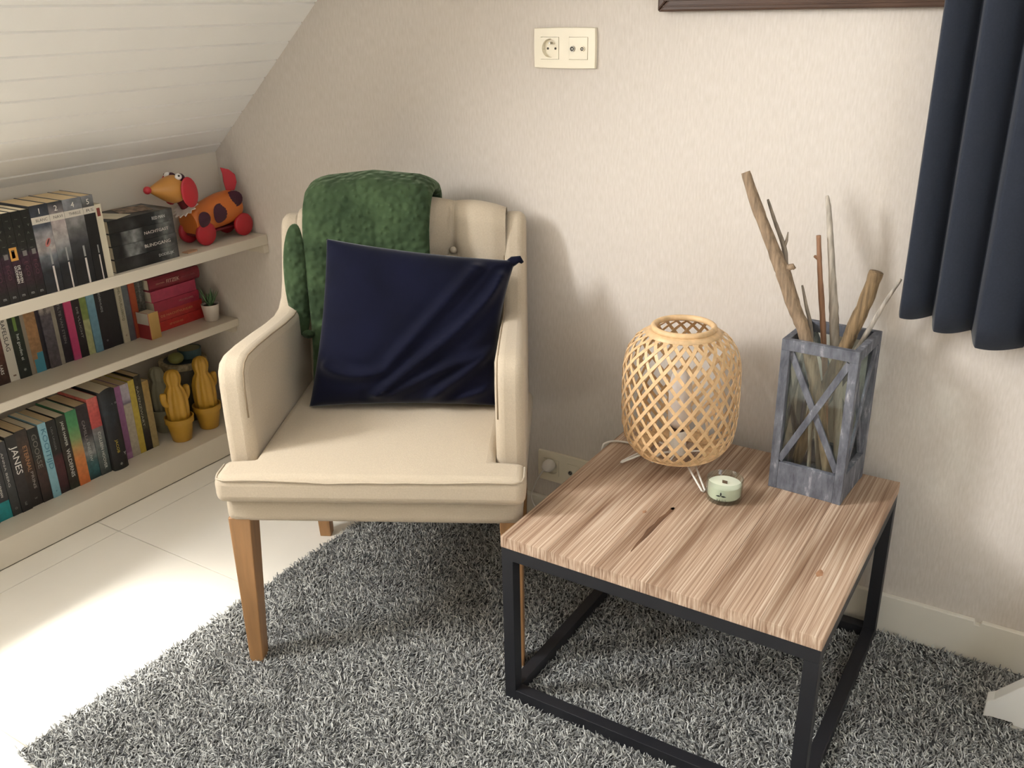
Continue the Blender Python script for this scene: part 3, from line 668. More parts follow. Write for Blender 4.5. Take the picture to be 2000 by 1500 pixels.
DW = [M('driftwood_tan', (146,124,100), .85, var=.4, scale=(160,160,16), bump=.5), M('driftwood_grey', (140,128,114), .85, var=.3, scale=(120,120,14), bump=.5), M('driftwood_pale', (182,172,158), .85, var=.35, scale=(140,140,18), bump=.6), M('driftwood_bark', (124,102,74), .9, var=.6, scale=(160,160,8), bump=.9)]
def stick(label, pts, rad, mat, twigs=(), n=10):
    P = smooth_path(pts, 5); R = np.interp(np.linspace(0,1,len(P)), np.linspace(0,1,len(rad)), rad); rnd = random.Random(len(label))
    base = Vector(pts[0]); t = thing('driftwood_stick', label, 'stick', base, 0, 'driftwood sticks in the grey lantern')
    mb = MB(); Q = [p-base for p in P]; mb.tube(Q, [r*(1+rnd.uniform(-.08,.08)) for r in R], n)
    mb.build('stem', mat, t, smooth=True)
    for tw, rr in twigs: MB().tube([Vector(p)-base for p in tw], rr, 7).build('twig', mat, t, smooth=True)
zb = TZ+.0105
stick('thick tan driftwood stick leaning far left out of the grey lantern', [(.690,-.150,zb+.012),(.652,-.154,.58),(.614,-.158,.711),(.588,-.158,.764),(.564,-.158,.821),(.550,-.158,.849),(.521,-.158,.906),(.496,-.158,.957),(.473,-.158,1.011)], [.010,.0115,.0122,.0132,.0136,.0125,.0110,.0100,.0090], DW[0], [([(.530,-.160,.884),(.521,-.163,.893),(.517,-.164,.897)],[.005,.0035,.002]), ([(.566,-.158,.838),(.578,-.157,.842),(.582,-.157,.838)],[.007,.006,.003])])
stick('thin grey forked twig right behind the thick leaning driftwood stick', [(.668,-.137,zb+.003),(.640,-.137,.58),(.606,-.137,.70),(.584,-.137,.754),(.564,-.137,.808),(.558,-.137,.838),(.552,-.137,.872),(.530,-.137,.92),(.513,-.137,.96)], [.005,.0055,.0055,.0058,.0058,.0055,.0045,.0035,.0022], DW[1], [([(.551,-.137,.868),(.556,-.137,.886),(.557,-.137,.902)],[.0038,.0028,.001])])
stick('short reddish straight stick upright in the middle of the lantern', [(.668,-.100,zb+.003),(.652,-.100,.58),(.636,-.100,.69),(.628,-.100,.743),(.617,-.100,.809),(.611,-.100,.85),(.605,-.100,.893)], [.005,.0055,.0056,.0056,.005,.0046,.0042], M('driftwood_red',(150,112,86),.85,var=.25,scale=(120,120,14),bump=.5), [([(.611,-.100,.848),(.603,-.101,.852),(.601,-.101,.853)],[.0042,.003,.002])])
stick('tall pale peeling stick standing upright in the grey lantern', [(.690,-.080,zb+.003),(.672,-.085,.58),(.654,-.085,.688),(.645,-.085,.752),(.634,-.085,.823),(.623,-.085,.891),(.615,-.085,.94),(.609,-.085,.966)], [.008,.009,.0095,.009,.0064,.0062,.005,.003], DW[2])
stick('short thick grooved bark stick leaning right in the lantern', [(.613,-.120,zb+.013),(.640,-.118,.55),(.684,-.120,.691),(.692,-.120,.723),(.709,-.120,.782),(.721,-.120,.841)], [.010,.0115,.0120,.0128,.0132,.0128], DW[3], n=14)
stick('slim pale twig pointing right toward the navy curtain', [(.610,-.067,zb+.003),(.660,-.067,.58),(.704,-.067,.691),(.719,-.067,.730),(.737,-.067,.776),(.757,-.067,.819)], [.004,.0045,.005,.0048,.004,.0025], DW[2])
stick('small dark twig just beside the base of the leaning stick', [(.652,-.160,zb+.003),(.636,-.150,.60),(.621,-.142,.714),(.606,-.140,.764),(.594,-.138,.803)], [.004,.004,.004,.0032,.0018], DW[1])

# ------------------------------------------------------------------ wall sockets, picture, curtain, stand at the right edge
IV = M('ivory_plastic', (240,230,206), .35); DK = M('socket_dark', (60,54,44), .6); MET = M('connector_metal', (150,146,136), .3, metal=.8)
def outlet(label, z, plugged):
    t = thing('wall_socket', label, 'wall socket', (0, 0, z))
    W, H, bow = .077, .0415, .0018; poly = []
    for i in range(9): u = -1+i/4; poly.append((W*u*.985, -H-bow*(1-u*u)*.6+.0))
    for i in range(9): v = -1+i/4; poly.append((W+bow*(1-v*v)*.5-.001, H*v*.985))
    for i in range(9): u = 1-i/4; poly.append((W*u*.985, H+bow*(1-u*u)*.6))
    for i in range(9): v = 1-i/4; poly.append((-W-bow*(1-v*v)*.5+.001, H*v*.985))
    fr = MB().prism(poly, lambda p: (p[0], -.0005, p[1]), lambda p: (p[0]*.985, -.0088, p[1]*.975)).build('cover_plate', IV, t, bevel=.0018, seg=3, smooth=True, angle=60)
    c1, c2, hs = -.0355, .0355, .0225
    cut = MB().box((c1-hs-.0006, -.02, -hs-.0006), (c1+hs+.0006, .02, hs+.0006)).box((c2-hs-.0006, -.02, -hs-.0006), (c2+hs+.0006, -.006, hs+.0006)).build('cutter', IV, t)
    bo_ = fr.modifiers.new('cut','BOOLEAN'); bo_.operation = 'DIFFERENCE'; bo_.object = cut; bo_.solver = 'EXACT'
    bpy.context.view_layer.update(); dg = bpy.context.evaluated_depsgraph_get(); me2 = bpy.data.meshes.new_from_object(fr.evaluated_get(dg)); fr.modifiers.clear(); fr.data = me2; bpy.data.objects.remove(cut)
    # socket insert: square with a round well
    mb = MB(); N = 32; R = .0195; y = -.0102; st = 0
    for i in range(N):
        a = 2*PI*i/N; ca, sa = math.cos(a), math.sin(a); k_ = hs/max(abs(ca),abs(sa))
        mb.v += [(c1+ca*k_, y, sa*k_), (c1+ca*R, y, sa*R), (c1+ca*R*.97, y+.0095, sa*R*.97), (c1+ca*k_, -.0085, sa*k_)]
    for i in range(N):
        j = (i+1) % N
        for a_, b2 in ((0,1),(1,2),(3,0)): mb.f.append((i*4+a_, j*4+a_, j*4+b2, i*4+b2))
    mb.f.append(tuple(i*4+2 for i in range(N)))
    so = mb.build('socket_insert', IV, t)
    if not plugged:
        for dx in (-.0095, .0095): MB().lathe([(0,0),(.0026,0),(.0026,.0006),(0,.0006)], 14).build('contact_hole', DK, so, loc=(c1+dx, -.0006, -.001), rot=(PI/2,0,0))
        MB().tube([(c1, -.0008, .0105), (c1, -.0115, .0105)], .0024, 12).build('earth_pin', MET, so, smooth='auto')
    co = MB().box((c2-hs, -.0102, -hs), (c2+hs, -.0085, hs)).build('antenna_insert', IV, t, bevel=.0005)
    for dx, ri in ((-.0135,.0058), (.0105,.0052)):
        MB().lathe([(ri,0),(ri,.0028),(ri-.0012,.0028),(ri-.0012,.0004)], 24).build('antenna_ring', MET if dx < 0 else IV, co, loc=(c2+dx,-.0102,-.001), rot=(PI/2,0,0), smooth='auto')
        MB().lathe([(0,.0001),(ri-.0012,.0001),(ri-.0012,.0008),(0,.0008)], 20).build('antenna_well', DK, co, loc=(c2+dx,-.0102,-.001), rot=(PI/2,0,0))
        MB().lathe([(0,0),(.0018,0),(.0018,.0024),(0,.0024)], 12).build('antenna_pin', MET, co, loc=(c2+dx,-.0102,-.001), rot=(PI/2,0,0), smooth='auto')
    return t
outlet('ivory double wall socket high on the wall, nothing plugged in', 1.2208, False)
outlet('ivory double wall socket low on the wall with the lamp plugged in', .190, True)

DARKW = M('dark_frame_wood', (74,50,36), .4, var=.2, scale=(8,60,60))
pf = thing('picture_frame', 'dark brown wooden picture frame hanging at the top of the wall', 'picture', (.222+.40, 0, 1.291))
W2, H2 = .40, .56
for (pl, nm) in (([(-W2,0),(W2,0),(W2-.035,.035),(-W2+.035,.035)],'b'), ([(W2,0),(W2,H2),(W2-.035,H2-.035),(W2-.035,.035)],'r'), ([(W2,H2),(-W2,H2),(-W2+.035,H2-.035),(W2-.035,H2-.035)],'t'), ([(-W2,H2),(-W2,0),(-W2+.035,.035),(-W2+.035,H2-.035)],'l')):
    mo = MB().prism(pl, lambda p: (p[0],-.001,p[1]), lambda p: (p[0],-.024,p[1])).build('moulding', DARKW, pf, bevel=.004, seg=2)
MB().box((-W2+.03,-.008,.03),(W2-.03,-.004,H2-.03)).build('backing_print', M('pale_print',(206,198,182),.6,var=.15,scale=(6,6,6)), pf)
mb = MB()
for z in (.009, .02): mb.box((-W2+.012,-.0256,z),(W2-.012,-.0236,z+.003))
mb.build('bead', DARKW, pf, bevel=.0008)

CUR = M('navy_curtain', (43,48,59), .8, var=.08, scale=(250,250,250), bump=.15, bscale=(900,900,900), sheen=.2, spec=.2)
cur = thing('curtain', 'dark navy blackout curtain hanging in folds at the right edge', 'curtain', (.76, -.02, .72))
FB = [0, .060, .130, .218, .31, .40, .49, .60]
def fold(x):      # overlapping folds: each stands out at its left edge and sinks back to the right
    for a, b in zip(FB, FB[1:]):
        if a <= x < b or b == FB[-1]:
            f = (x-a)/(b-a); r = min(1, f/.16); rise = math.sin(r*PI/2)
            return .024 + .012*(a/.1) * .35 + .044*rise*math.cos(min(1, max(0,(f-.12)/.88))*PI/2*.93)
def cpt(u, v):
    x = .52*u; z = 1.35*v; dep = fold(x)*(1-.12*v) 
    lower = -.030 + .012*math.sin(x*40) - .010*min(1, x/.12) + .03
    k_ = [i for i in range(len(FB)-1) if FB[i] <= x or i == 0][-1]; f_ = (x-FB[k_])/(FB[k_+1]-FB[k_]); zz = z + (1-v)**6*((.036,.020,.002,.0,.0,.0,.0)[k_] + .010*max(0,1-f_/.15) - .004*math.sin(PI*f_)) + .0
    xx = x + (.010*math.sin(PI*min(1,v*1.2))*0)
    return (xx, -dep-.012, zz)
mb = MB().grid(cpt, 300, 30)
o = mb.build('panel', CUR, cur, smooth=True); so = o.modifiers.new('thick','SOLIDIFY'); so.thickness = .0025
MB().tube([(-.06,-.06,1.36),(.62,-.06,1.36)], .011, 12).build('rod', BLACK, cur, smooth='auto')
MB().box((-.012,-.06,1.355),(.012,.02,1.365)).build('bracket', BLACK, cur)

# white trestle stand whose foot enters the picture at the lower right
st = thing('trestle_stand', 'white painted slanted foot of a stand at the lower right corner', 'stand', (1.04, -.2, 0))
WP = M('white_gloss', (238,236,230), .4)
MB().prism([(0,.014),(.0,.050),(.012,.058),(.060,.116),(.30,.56),(.36,.56),(.115,.014),(.052,.014),(.050,.020),(.012,.018)], lambda p: (p[0], .0, p[1]), lambda p: (p[0], .032, p[1])).build('leg', WP, st, bevel=.002)
MB().prism([(.66,.014),(.66,.050),(.60,.116),(.36,.56),(.30,.56),(.545,.014)], lambda p: (p[0], .034, p[1]), lambda p: (p[0], .064, p[1])).build('leg', WP, st, bevel=.002)
MB().box((.05,.0,.007),(.11,.032,.014)).build('foot_pad', M('clear_pad',(206,200,188),.4), st)
MB().box((.555,.034,.007),(.615,.064,.014)).build('foot_pad', M('clear_pad',(206,200,188),.4), st)
MB().box((.24,-.03,.56),(.42,.10,.585)).build('top_bar', WP, st, bevel=.002)

# ------------------------------------------------------------------ books
PAGE = M('page_paper', (228,214,186), .9, var=.10, scale=(4,400,4))
PAGE2 = M('page_paper_tan', (212,188,148), .9, var=.10, scale=(4,400,4))
_pm = {}
def print_mat(stops, nz=0.0, axis=2, rough=.45, seed=0, const=False, nscale=6):
    key = (tuple((round(p,3), c) for p,c in stops), nz, axis, seed, const, nscale)
    if key in _pm: return _pm[key]
    m = bpy.data.materials.new('printed_cover'); m.use_nodes = True; nt = m.node_tree; b = nt.nodes['Principled BSDF']; b.inputs['Roughness'].default_value = rough
    if len(stops) == 1 and not nz: b.inputs['Base Color'].default_value = (*lin(stops[0][1]),1); _pm[key] = m; return m
    tc = nt.nodes.new('ShaderNodeTexCoord'); sp = nt.nodes.new('ShaderNodeSeparateXYZ'); nt.links.new(tc.outputs['Generated'], sp.inputs[0])
    r = nt.nodes.new('ShaderNodeValToRGB'); r.color_ramp.interpolation = 'CONSTANT' if const else 'LINEAR'; el = r.color_ramp.elements
    while len(el) > 1: el.remove(el[-1])
    el[0].position = stops[0][0]; el[0].color = (*lin(stops[0][1]),1)
    for p,c in stops[1:]: e = el.new(p); e.color = (*lin(c),1)
    nt.links.new(sp.outputs[axis], r.inputs[0]); out = r.outputs[0]
    if nz:
        mp = nt.nodes.new('ShaderNodeMapping'); nt.links.new(tc.outputs['Object'], mp.inputs[0]); mp.inputs['Location'].default_value = (seed*3.1, seed*1.7, seed); mp.inputs['Scale'].default_value = (nscale*10,)*3
        n = nt.nodes.new('ShaderNodeTexNoise'); n.inputs['Scale'].default_value = 1; n.inputs['Detail'].default_value = 4; nt.links.new(mp.outputs[0], n.inputs[0])
        r3 = nt.nodes.new('ShaderNodeValToRGB'); r3.color_ramp.elements[0].position = .35; r3.color_ramp.elements[0].color = (1-nz,)*3+(1,); r3.color_ramp.elements[1].position = .7; r3.color_ramp.elements[1].color = (1+nz*.8,)*3+(1,)
        nt.links.new(n.outputs[0], r3.inputs[0]); mx = nt.nodes.new('ShaderNodeMix'); mx.data_type = 'RGBA'; mx.blend_type = 'MULTIPLY'; mx.inputs[0].default_value = 1; mx.clamp_result = False
        nt.links.new(out, mx.inputs[6]); nt.links.new(r3.outputs[0], mx.inputs[7]); out = mx.outputs[2]
    nt.links.new(out, b.inputs['Base Color']); _pm[key] = m; return m
TXT = {}
def ink(c):
    if c not in TXT: TXT[c] = M('print_%02x%02x%02x' % c, c, .5)
    return TXT[c]
def book(label, X, y0, y1, z, h, d, mat, texts=(), patches=(), group=None, tilt=0.0, page=None, hard=0.0):
    """upright book, spine towards +X. texts: (string, zc, size, colour, dir 'v'/'h', yoff, fit)"""
    w = y1-y0-.0006; root_loc = (X, (y0+y1)/2, z)
    c = .0012 + hard
    mb = MB().box((-.0012,-w/2,0),(0,w/2,h)).box((-d,-w/2,0),(-.0012,-w/2+c,h)).box((-d,w/2-c,0),(-.0012,w/2,h))
    o = mb.build('book', mat, None); o.location = root_loc; o.rotation_euler = (tilt,0,0); tag(o, label, 'book', group)
    ph = h - (.004 if hard else .0012)
    MB().box((-d+.002,-w/2+c,.001),(-.0014,w/2-c,ph)).build('pages', page or PAGE, o)
    for (z0, z1, ya, yb, cc) in patches: MB().box((-.0002,-w/2+w*ya,z0),(.0002,-w/2+w*yb,z1)).build('printed_panel', ink(cc), o)
    for tx in texts:
        s_, zc, size, cc, dr = tx[:5]; yo = tx[5] if len(tx) > 5 else 0; fit = tx[6] if len(tx) > 6 else None
        if dr == 'v': put_text(s_, size, ink(cc), o, (.0004, yo, zc), (0,0,-1), (0,1,0), fit=fit)
        else: put_text(s_, size, ink(cc), o, (.0004, yo, zc), (0,1,0), (0,0,1), fit=fit)
    return o
def flat_book(label, X, yc, z, L, t, d, mat, texts=(), patches=(), group=None, rz=0, page=None, hard=0.0, rounded=False):
    """book lying flat, spine towards +X, length along Y"""
    c = .0012 + hard
    mb = MB().box((-d,-L/2,0),(-.0012,L/2,c)).box((-d,-L/2,t-c),(-.0012,L/2,t))
    if rounded: mb.prism([(-.0012,0),(.003,t*.2),(.0045,t*.5),(.003,t*.8),(-.0012,t)], lambda p: (p[0],L/2,p[1]), lambda p: (p[0],-L/2,p[1]))
    else: mb.box((-.0012,-L/2,0),(0,L/2,t))
    o = mb.build('book', mat, None); o.location = (X,yc,z); o.rotation_euler = (0,0,rz); tag(o, label, 'book', group)
    MB().box((-d+.002,-L/2+.0012+hard,c),(-.0014,L/2-.0012-hard,t-c)).build('pages', page or PAGE, o)
    xo = .0050 if rounded else .0004
    for (ya, yb, za, zb_, cc) in patches: MB().box((xo-.0007,-L/2+L*ya,t*za),(xo-.0002,-L/2+L*yb,t*zb_)).build('printed_panel', ink(cc), o)
    for tx in texts:
        s_, yo, size, cc = tx[:4]; fit = tx[4] if len(tx) > 4 else None; zo = tx[5] if len(tx) > 5 else 0
        put_text(s_, size, ink(cc), o, (xo, yo, t/2+zo), (0,1,0), (0,0,1), fit=fit)
    return o
W_ = (226,222,212); GR = (150,150,148); CRM = (222,212,188)
# ---- top shelf
ZT = .7026; XT = -1.0045; g1 = 'paperbacks standing on the top shelf'
yb = [-.8300,-.8054,-.7831,-.7604,-.7385,-.7157,-.6945]
bl = [(0,'0e0f10'),(.12,'151517'),(.2,'2a1620'),(.5,'33192a'),(.56,'232224'),(.62,'171916'),(1,'10120f')]
lab = ['black paperback with purple spine at the left edge of the top shelf','black paperback, second of the dark set from the left edge, top shelf','black paperback, third of the dark set from the left edge, top shelf','black paperback with a gold emblem and white title on its spine','black paperback between the gold emblem one and the last of the dark set','black paperback right beside the grey book numbered 1']
for i in range(6):
    h = .198 + (.004 if i > 2 else 0)
    tx = [('m', .013, .011, GR, 'h')]
    for k in range(5): tx.append(('~v^~'[k%4], h-.018-.017*k, .012, (96,98,88), 'h', .002 if k%2 else -.002))
    if i == 3: tx += [('DE ZEVEN', .062, .0085, W_, 'v', .0035, .040), ('GODINNEN', .062, .0085, W_, 'v', -.0045, .040)]
    else: tx.append(('EGO', .07, .012, (88,48,62), 'v', 0, .034))
    pt = [(.094,.124,.0,.82,(206,150,72)),(.100,.118,.18,.55,(150,84,30))] if i == 3 else [(.100,.112,.35,.8,(120,116,112))] if i in (2,4,5) else []
    book(lab[i], XT, yb[i], yb[i+1], ZT, h, .125, print_mat(bl, .5, seed=i, nscale=14), tx, pt, g1)
ys = [-.6942,-.6490,-.6118,-.5625,-.5312]
spec = [('1','BLANC','grey thriller numbered 1 with lips on its spine, top shelf',[(0,'191c22'),(.25,'20242b'),(.42,'6c7076'),(.5,'a59c98'),(.68,'8d8a8c'),(.76,'4c525b'),(.86,'3c424c'),(1,'2a2d35')]),
        ('2','NAVI','narrow grey thriller numbered 2 with a pale cheek on its spine',[(0,'17191e'),(.3,'1d2127'),(.45,'777a7c'),(.62,'a8a19d'),(.78,'a79a97'),(.86,'8a8180'),(1,'2c3236')]),
        ('4','THRILLE','wide grey thriller numbered 4 with dark hair on its spine',[(0,'17191d'),(.3,'17191d'),(.5,'3c3d41'),(.62,'5e5e5e'),(.8,'8d8a88'),(.86,'77777a'),(1,'7e8084')]),
        ('5','RS','dark thriller numbered 5 next to the slim cream book',[(0,'131416'),(.6,'161718'),(.8,'1c1c1d'),(.88,'50504f'),(1,'7a7a7c')])]
for i,(nn,tt,lb,stops) in enumerate(spec):
    h = .2065; w = ys[i+1]-ys[i]
    pt = [(h-.043,h-.027,0,1,(206,198,184)),(.0,.062,.60,.70,(206,196,190)),(.066,.104-.006*i,.60,.70,(150,150,148))]
    tx = [(nn, h-.0145, .018, W_, 'h'), (tt, h-.035, .0095, (120,112,104), 'h', .002, w*.62)]
    o = book(lb, XT, ys[i], ys[i+1], ZT, h, .130, print_mat(stops, .35, seed=20+i, nscale=5), tx, pt, g1, page=PAGE2)
    if i == 0:
        MB().ellipsoid((.0001,.006,.118),(.0006,.006,.011),14,8,Matrix.Rotation(math.radians(-30),3,'X')).build('printed_lips', ink((176,110,104)), o, smooth=True)
        MB().ellipsoid((.0004,.0062,.1195),(.0006,.0022,.008),12,8,Matrix.Rotation(math.radians(-30),3,'X')).build('printed_mouth', ink((70,36,36)), o, smooth=True)
book('slim cream book with a red mark, end of the top row', XT-.002, -.5308, -.5125, ZT, .181, .125, print_mat([(0,'d2c8b0')]), [], [(.152,.172,.25,.75,(120,52,44))], g1)
# stack of dark paperbacks lying flat
stx = [('RED MAN', .052, .012, (200,198,194), .040),('NACHTGAST', .040, .011, (206,196,188), .075),('BLINDGANG', .036, .012, (212,204,194), .080),('DODELIJK', .058, .010, (190,190,186), .048)]
lbs = ['lowest of the four dark paperbacks stacked flat on the top shelf','dark paperback second from below in the flat stack, top shelf','dark paperback second from the top of the flat stack','topmost dark paperback of the flat stack below the toy head']
zz = ZT
for i in range(4):
    t = .0325; k = 3-i
    flat_book(lbs[i], -1.018-.001*i, -.3985+.001*(i%2), zz, .194, t, .125, print_mat([(0,'20211f'),(.15,'1d1e1e'),(.25,'6f716f' if i in (1,2) else '2a2a2a'),(.36,'868886' if i in (1,2) else '303030'),(.5,'191a1b'),(.7,'202223'),(.82,'6d6f6c'),(1,'3a3635')], .6, axis=1, seed=40+i, nscale=4), [stx[k]], [], 'dark paperbacks stacked flat on the top shelf')
    zz += t+.0004
# loose cards on top of that stack
o = MB().box((-.055,-.03,0),(.035,.03,.0008)).build('paper_card', M('pale_card',(206,196,172),.7,var=.1,scale=(20,20,20))); o.location = (-1.065,-.45,zz+.0003); o.rotation_euler = (0,0,.35); tag(o, 'pale paper card on the left of the flat book stack', 'card')
o = MB().box((-.045,-.042,0),(.03,.042,.0008)).build('patterned_card', M('patterned_card',(128,108,90),.6,var=.8,scale=(30,60,20))); o.location = (-1.085,-.372,zz+.0003); o.rotation_euler = (0,0,-.3); tag(o, 'brown and white patterned card lying under the toy head', 'card')

# ---- toy dog
dog = thing('toy_dog', 'orange spotted wooden toy dog with red wheels on the top shelf', 'toy', (-1.0875, -.115, ZT))
ORG = M('orange_lacquer', (206,112,44), .4); ORGY = M('amber_lacquer', (200,140,66), .4); RED = M('red_lacquer', (186,42,52), .4); PUR = M('purple_lacquer', (66,22,44), .4); FELT = M('white_felt', (214,200,188), .9); EYE = M('eye_white', (236,232,226), .3)
ax0, ax1 = Vector((0,-.088,.064)), Vector((0,.082,.090))
def bod(u, v):
    r = .0 if v in (0,1) else 1; t = min(1,max(0,(v-.04)/.92)); c = ax0.lerp(ax1, t); R = (.041+.003*math.sin(t*PI*1.0)-.003*math.sin(t*PI*2))*(0.0 if v in (0,1) else (.90 if v < .05 or v > .95 else 1)); a = 2*PI*u
    dirv = (ax1-ax0).normalized(); w = Vector((1,0,0)); q = dirv.cross(w)
    return c + (w*math.cos(a)+q*math.sin(a))*R
bo = MB().grid(bod, 32, 26, closeu=True).build('body', ORG, dog, smooth='auto')
for (t, ang, sz) in ((.13,.15,.021),(.48,.1,.027),(.86,.65,.025),(.3,2.6,.022),(.7,3.2,.022)):
    c = ax0.lerp(ax1, t); dv = (ax1-ax0).normalized(); n = Vector((1,0,0))*math.cos(ang) + Vector((0,0,1))*math.sin(ang); R = .0434
    mb = MB(); K = 18; mb.v.append(tuple(c+n*(R+.0030)))
    for ring, rr in ((1,.55),(2,1.0)):
        for i in range(K):
            a = 2*PI*i/K; al = math.cos(a)*sz*rr; ar = math.sin(a)*sz*rr/R
            nn = Vector((1,0,0))*math.cos(ang+ar) + Vector((0,0,1))*math.sin(ang+ar); mb.v.append(tuple(c+dv*al+nn*(R+.0030-(.0004 if ring == 1 else .0012))))
    for i in range(K):
        j = (i+1)%K; mb.f.append((0,1+i,1+j)); mb.f.append((1+i,1+K+i,1+K+j,1+j))
    mb.build('spot', PUR, bo, smooth=True)
for sx in (1,-1):
    for yy in (-.062,.076):
        w = MB().lathe([(0,-.007),(.0295,-.007),(.0325,-.004),(.0325,.004),(.0295,.007),(0,.007)], 36).build('wheel', RED, dog, smooth='auto', loc=(sx*.036, yy, .0327), rot=(0,PI/2,0))
for yy in (-.062,.076): MB().tube([(-.036,yy,.0327),(.036,yy,.0327)], .004, 8).build('axle', RED, dog, smooth='auto')
MB().box((-.018,-.085,.026),(.018,.095,.034)).build('chassis', M('dark_red_lacquer',(110,24,34),.5), dog, bevel=.003)
# collar, neck, head
mb = MB(); K = 14
for i in range(K*2):
    a = 2*PI*i/(K*2); R = .040 if i%2 == 0 else .030; mb.v += [(R*math.cos(a),0,R*math.sin(a)),(R*math.cos(a),-.003,R*math.sin(a))]
for i in range(K*2): j = (i+1)%(K*2); mb.f.append((2*i,2*j,2*j+1,2*i+1))
mb.f.append(tuple(2*i for i in range(K*2))); mb.f.append(tuple(2*i+1 for i in reversed(range(K*2))))
mb.build('collar', FELT, dog, loc=(.004,-.090,.108), rot=(-.95,0,0))
MB().tube([(0,-.07,.08),(0,-.092,.118),(0,-.108,.15)], [.018,.014,.016], 12).build('neck', M('dark_red_lacquer',(110,24,34),.5), dog, smooth=True)
hd = Vector((.010,-.130,.166))
hp = []
for i in range(17):
    t = i/16; x = -.072+.128*t; r = .040*math.sin(PI*min(1,.08+t*.92))**.62*(.40+.60*min(1,t*1.7)); hp.append((max(r,0.0004), x))
hd_o = MB().lathe([(0.0,hp[0][1])]+hp+[(0,hp[-1][1])], 28).build('head', ORGY, dog, smooth=True, loc=hd, rot=(-PI/2-.12,0,0))
MB().ellipsoid((0,0,0),(.0105,.0105,.0105),16,10).build('nose', RED, hd_o, smooth=True, loc=(0,0,-.079))
for sx in (1,-1):
    MB().ellipsoid((0,0,0),(.006,.042,.027),20,10).build('ear', RED, hd_o, smooth=True, loc=(sx*.042,.006,.022), rot=(.25,0,0))
    MB().ellipsoid((0,0,0),(.012,.015,.015),16,10).build('eye_patch', PUR, hd_o, smooth=True, loc=(sx*.018,-.028,.012))
    ey = MB().ellipsoid((0,0,0),(.0095,.0095,.0095),16,10).build('eye', EYE, hd_o, smooth=True, loc=(sx*.022,-.034,.004))
    MB().ellipsoid((0,0,0),(.0030,.0030,.0030),8,6).build('pupil', DK, ey, smooth=True, loc=(sx*.0075,-.003,-.004))
# tail
tl = [(-.014,.002),(.010,.0),(.019,.022),(.017,.045),(.002,.060),(-.022,.068),(-.018,.05),(-.018,.028)]
MB().prism(tl, lambda p: (-.004,p[0],p[1]), lambda p: (.004,p[0],p[1])).build('tail', RED, dog, bevel=.002, loc=(.004,.074,.128), rot=(0,0,-.55))
MB().tube([(.004,.072,.11),(.004,.073,.13)], .003, 8).build('tail_pin', M('steel_pin',(150,140,132),.4), dog)
o = MB().prism([(-.02,-.012),(.012,-.012),(.02,-.006),(.02,.006),(.012,.012),(-.02,.012)], lambda p: (p[1],p[0],0), lambda p: (p[1],p[0],.003)).build('wooden_tag', M('tan_wood_tag',(186,150,120),.5)); o.location = (-1.032,-.253,ZT+.0002); o.rotation_euler = (0,0,.1); tag(o, 'flat tan wooden tag lying in front of the toy dog', 'tag')

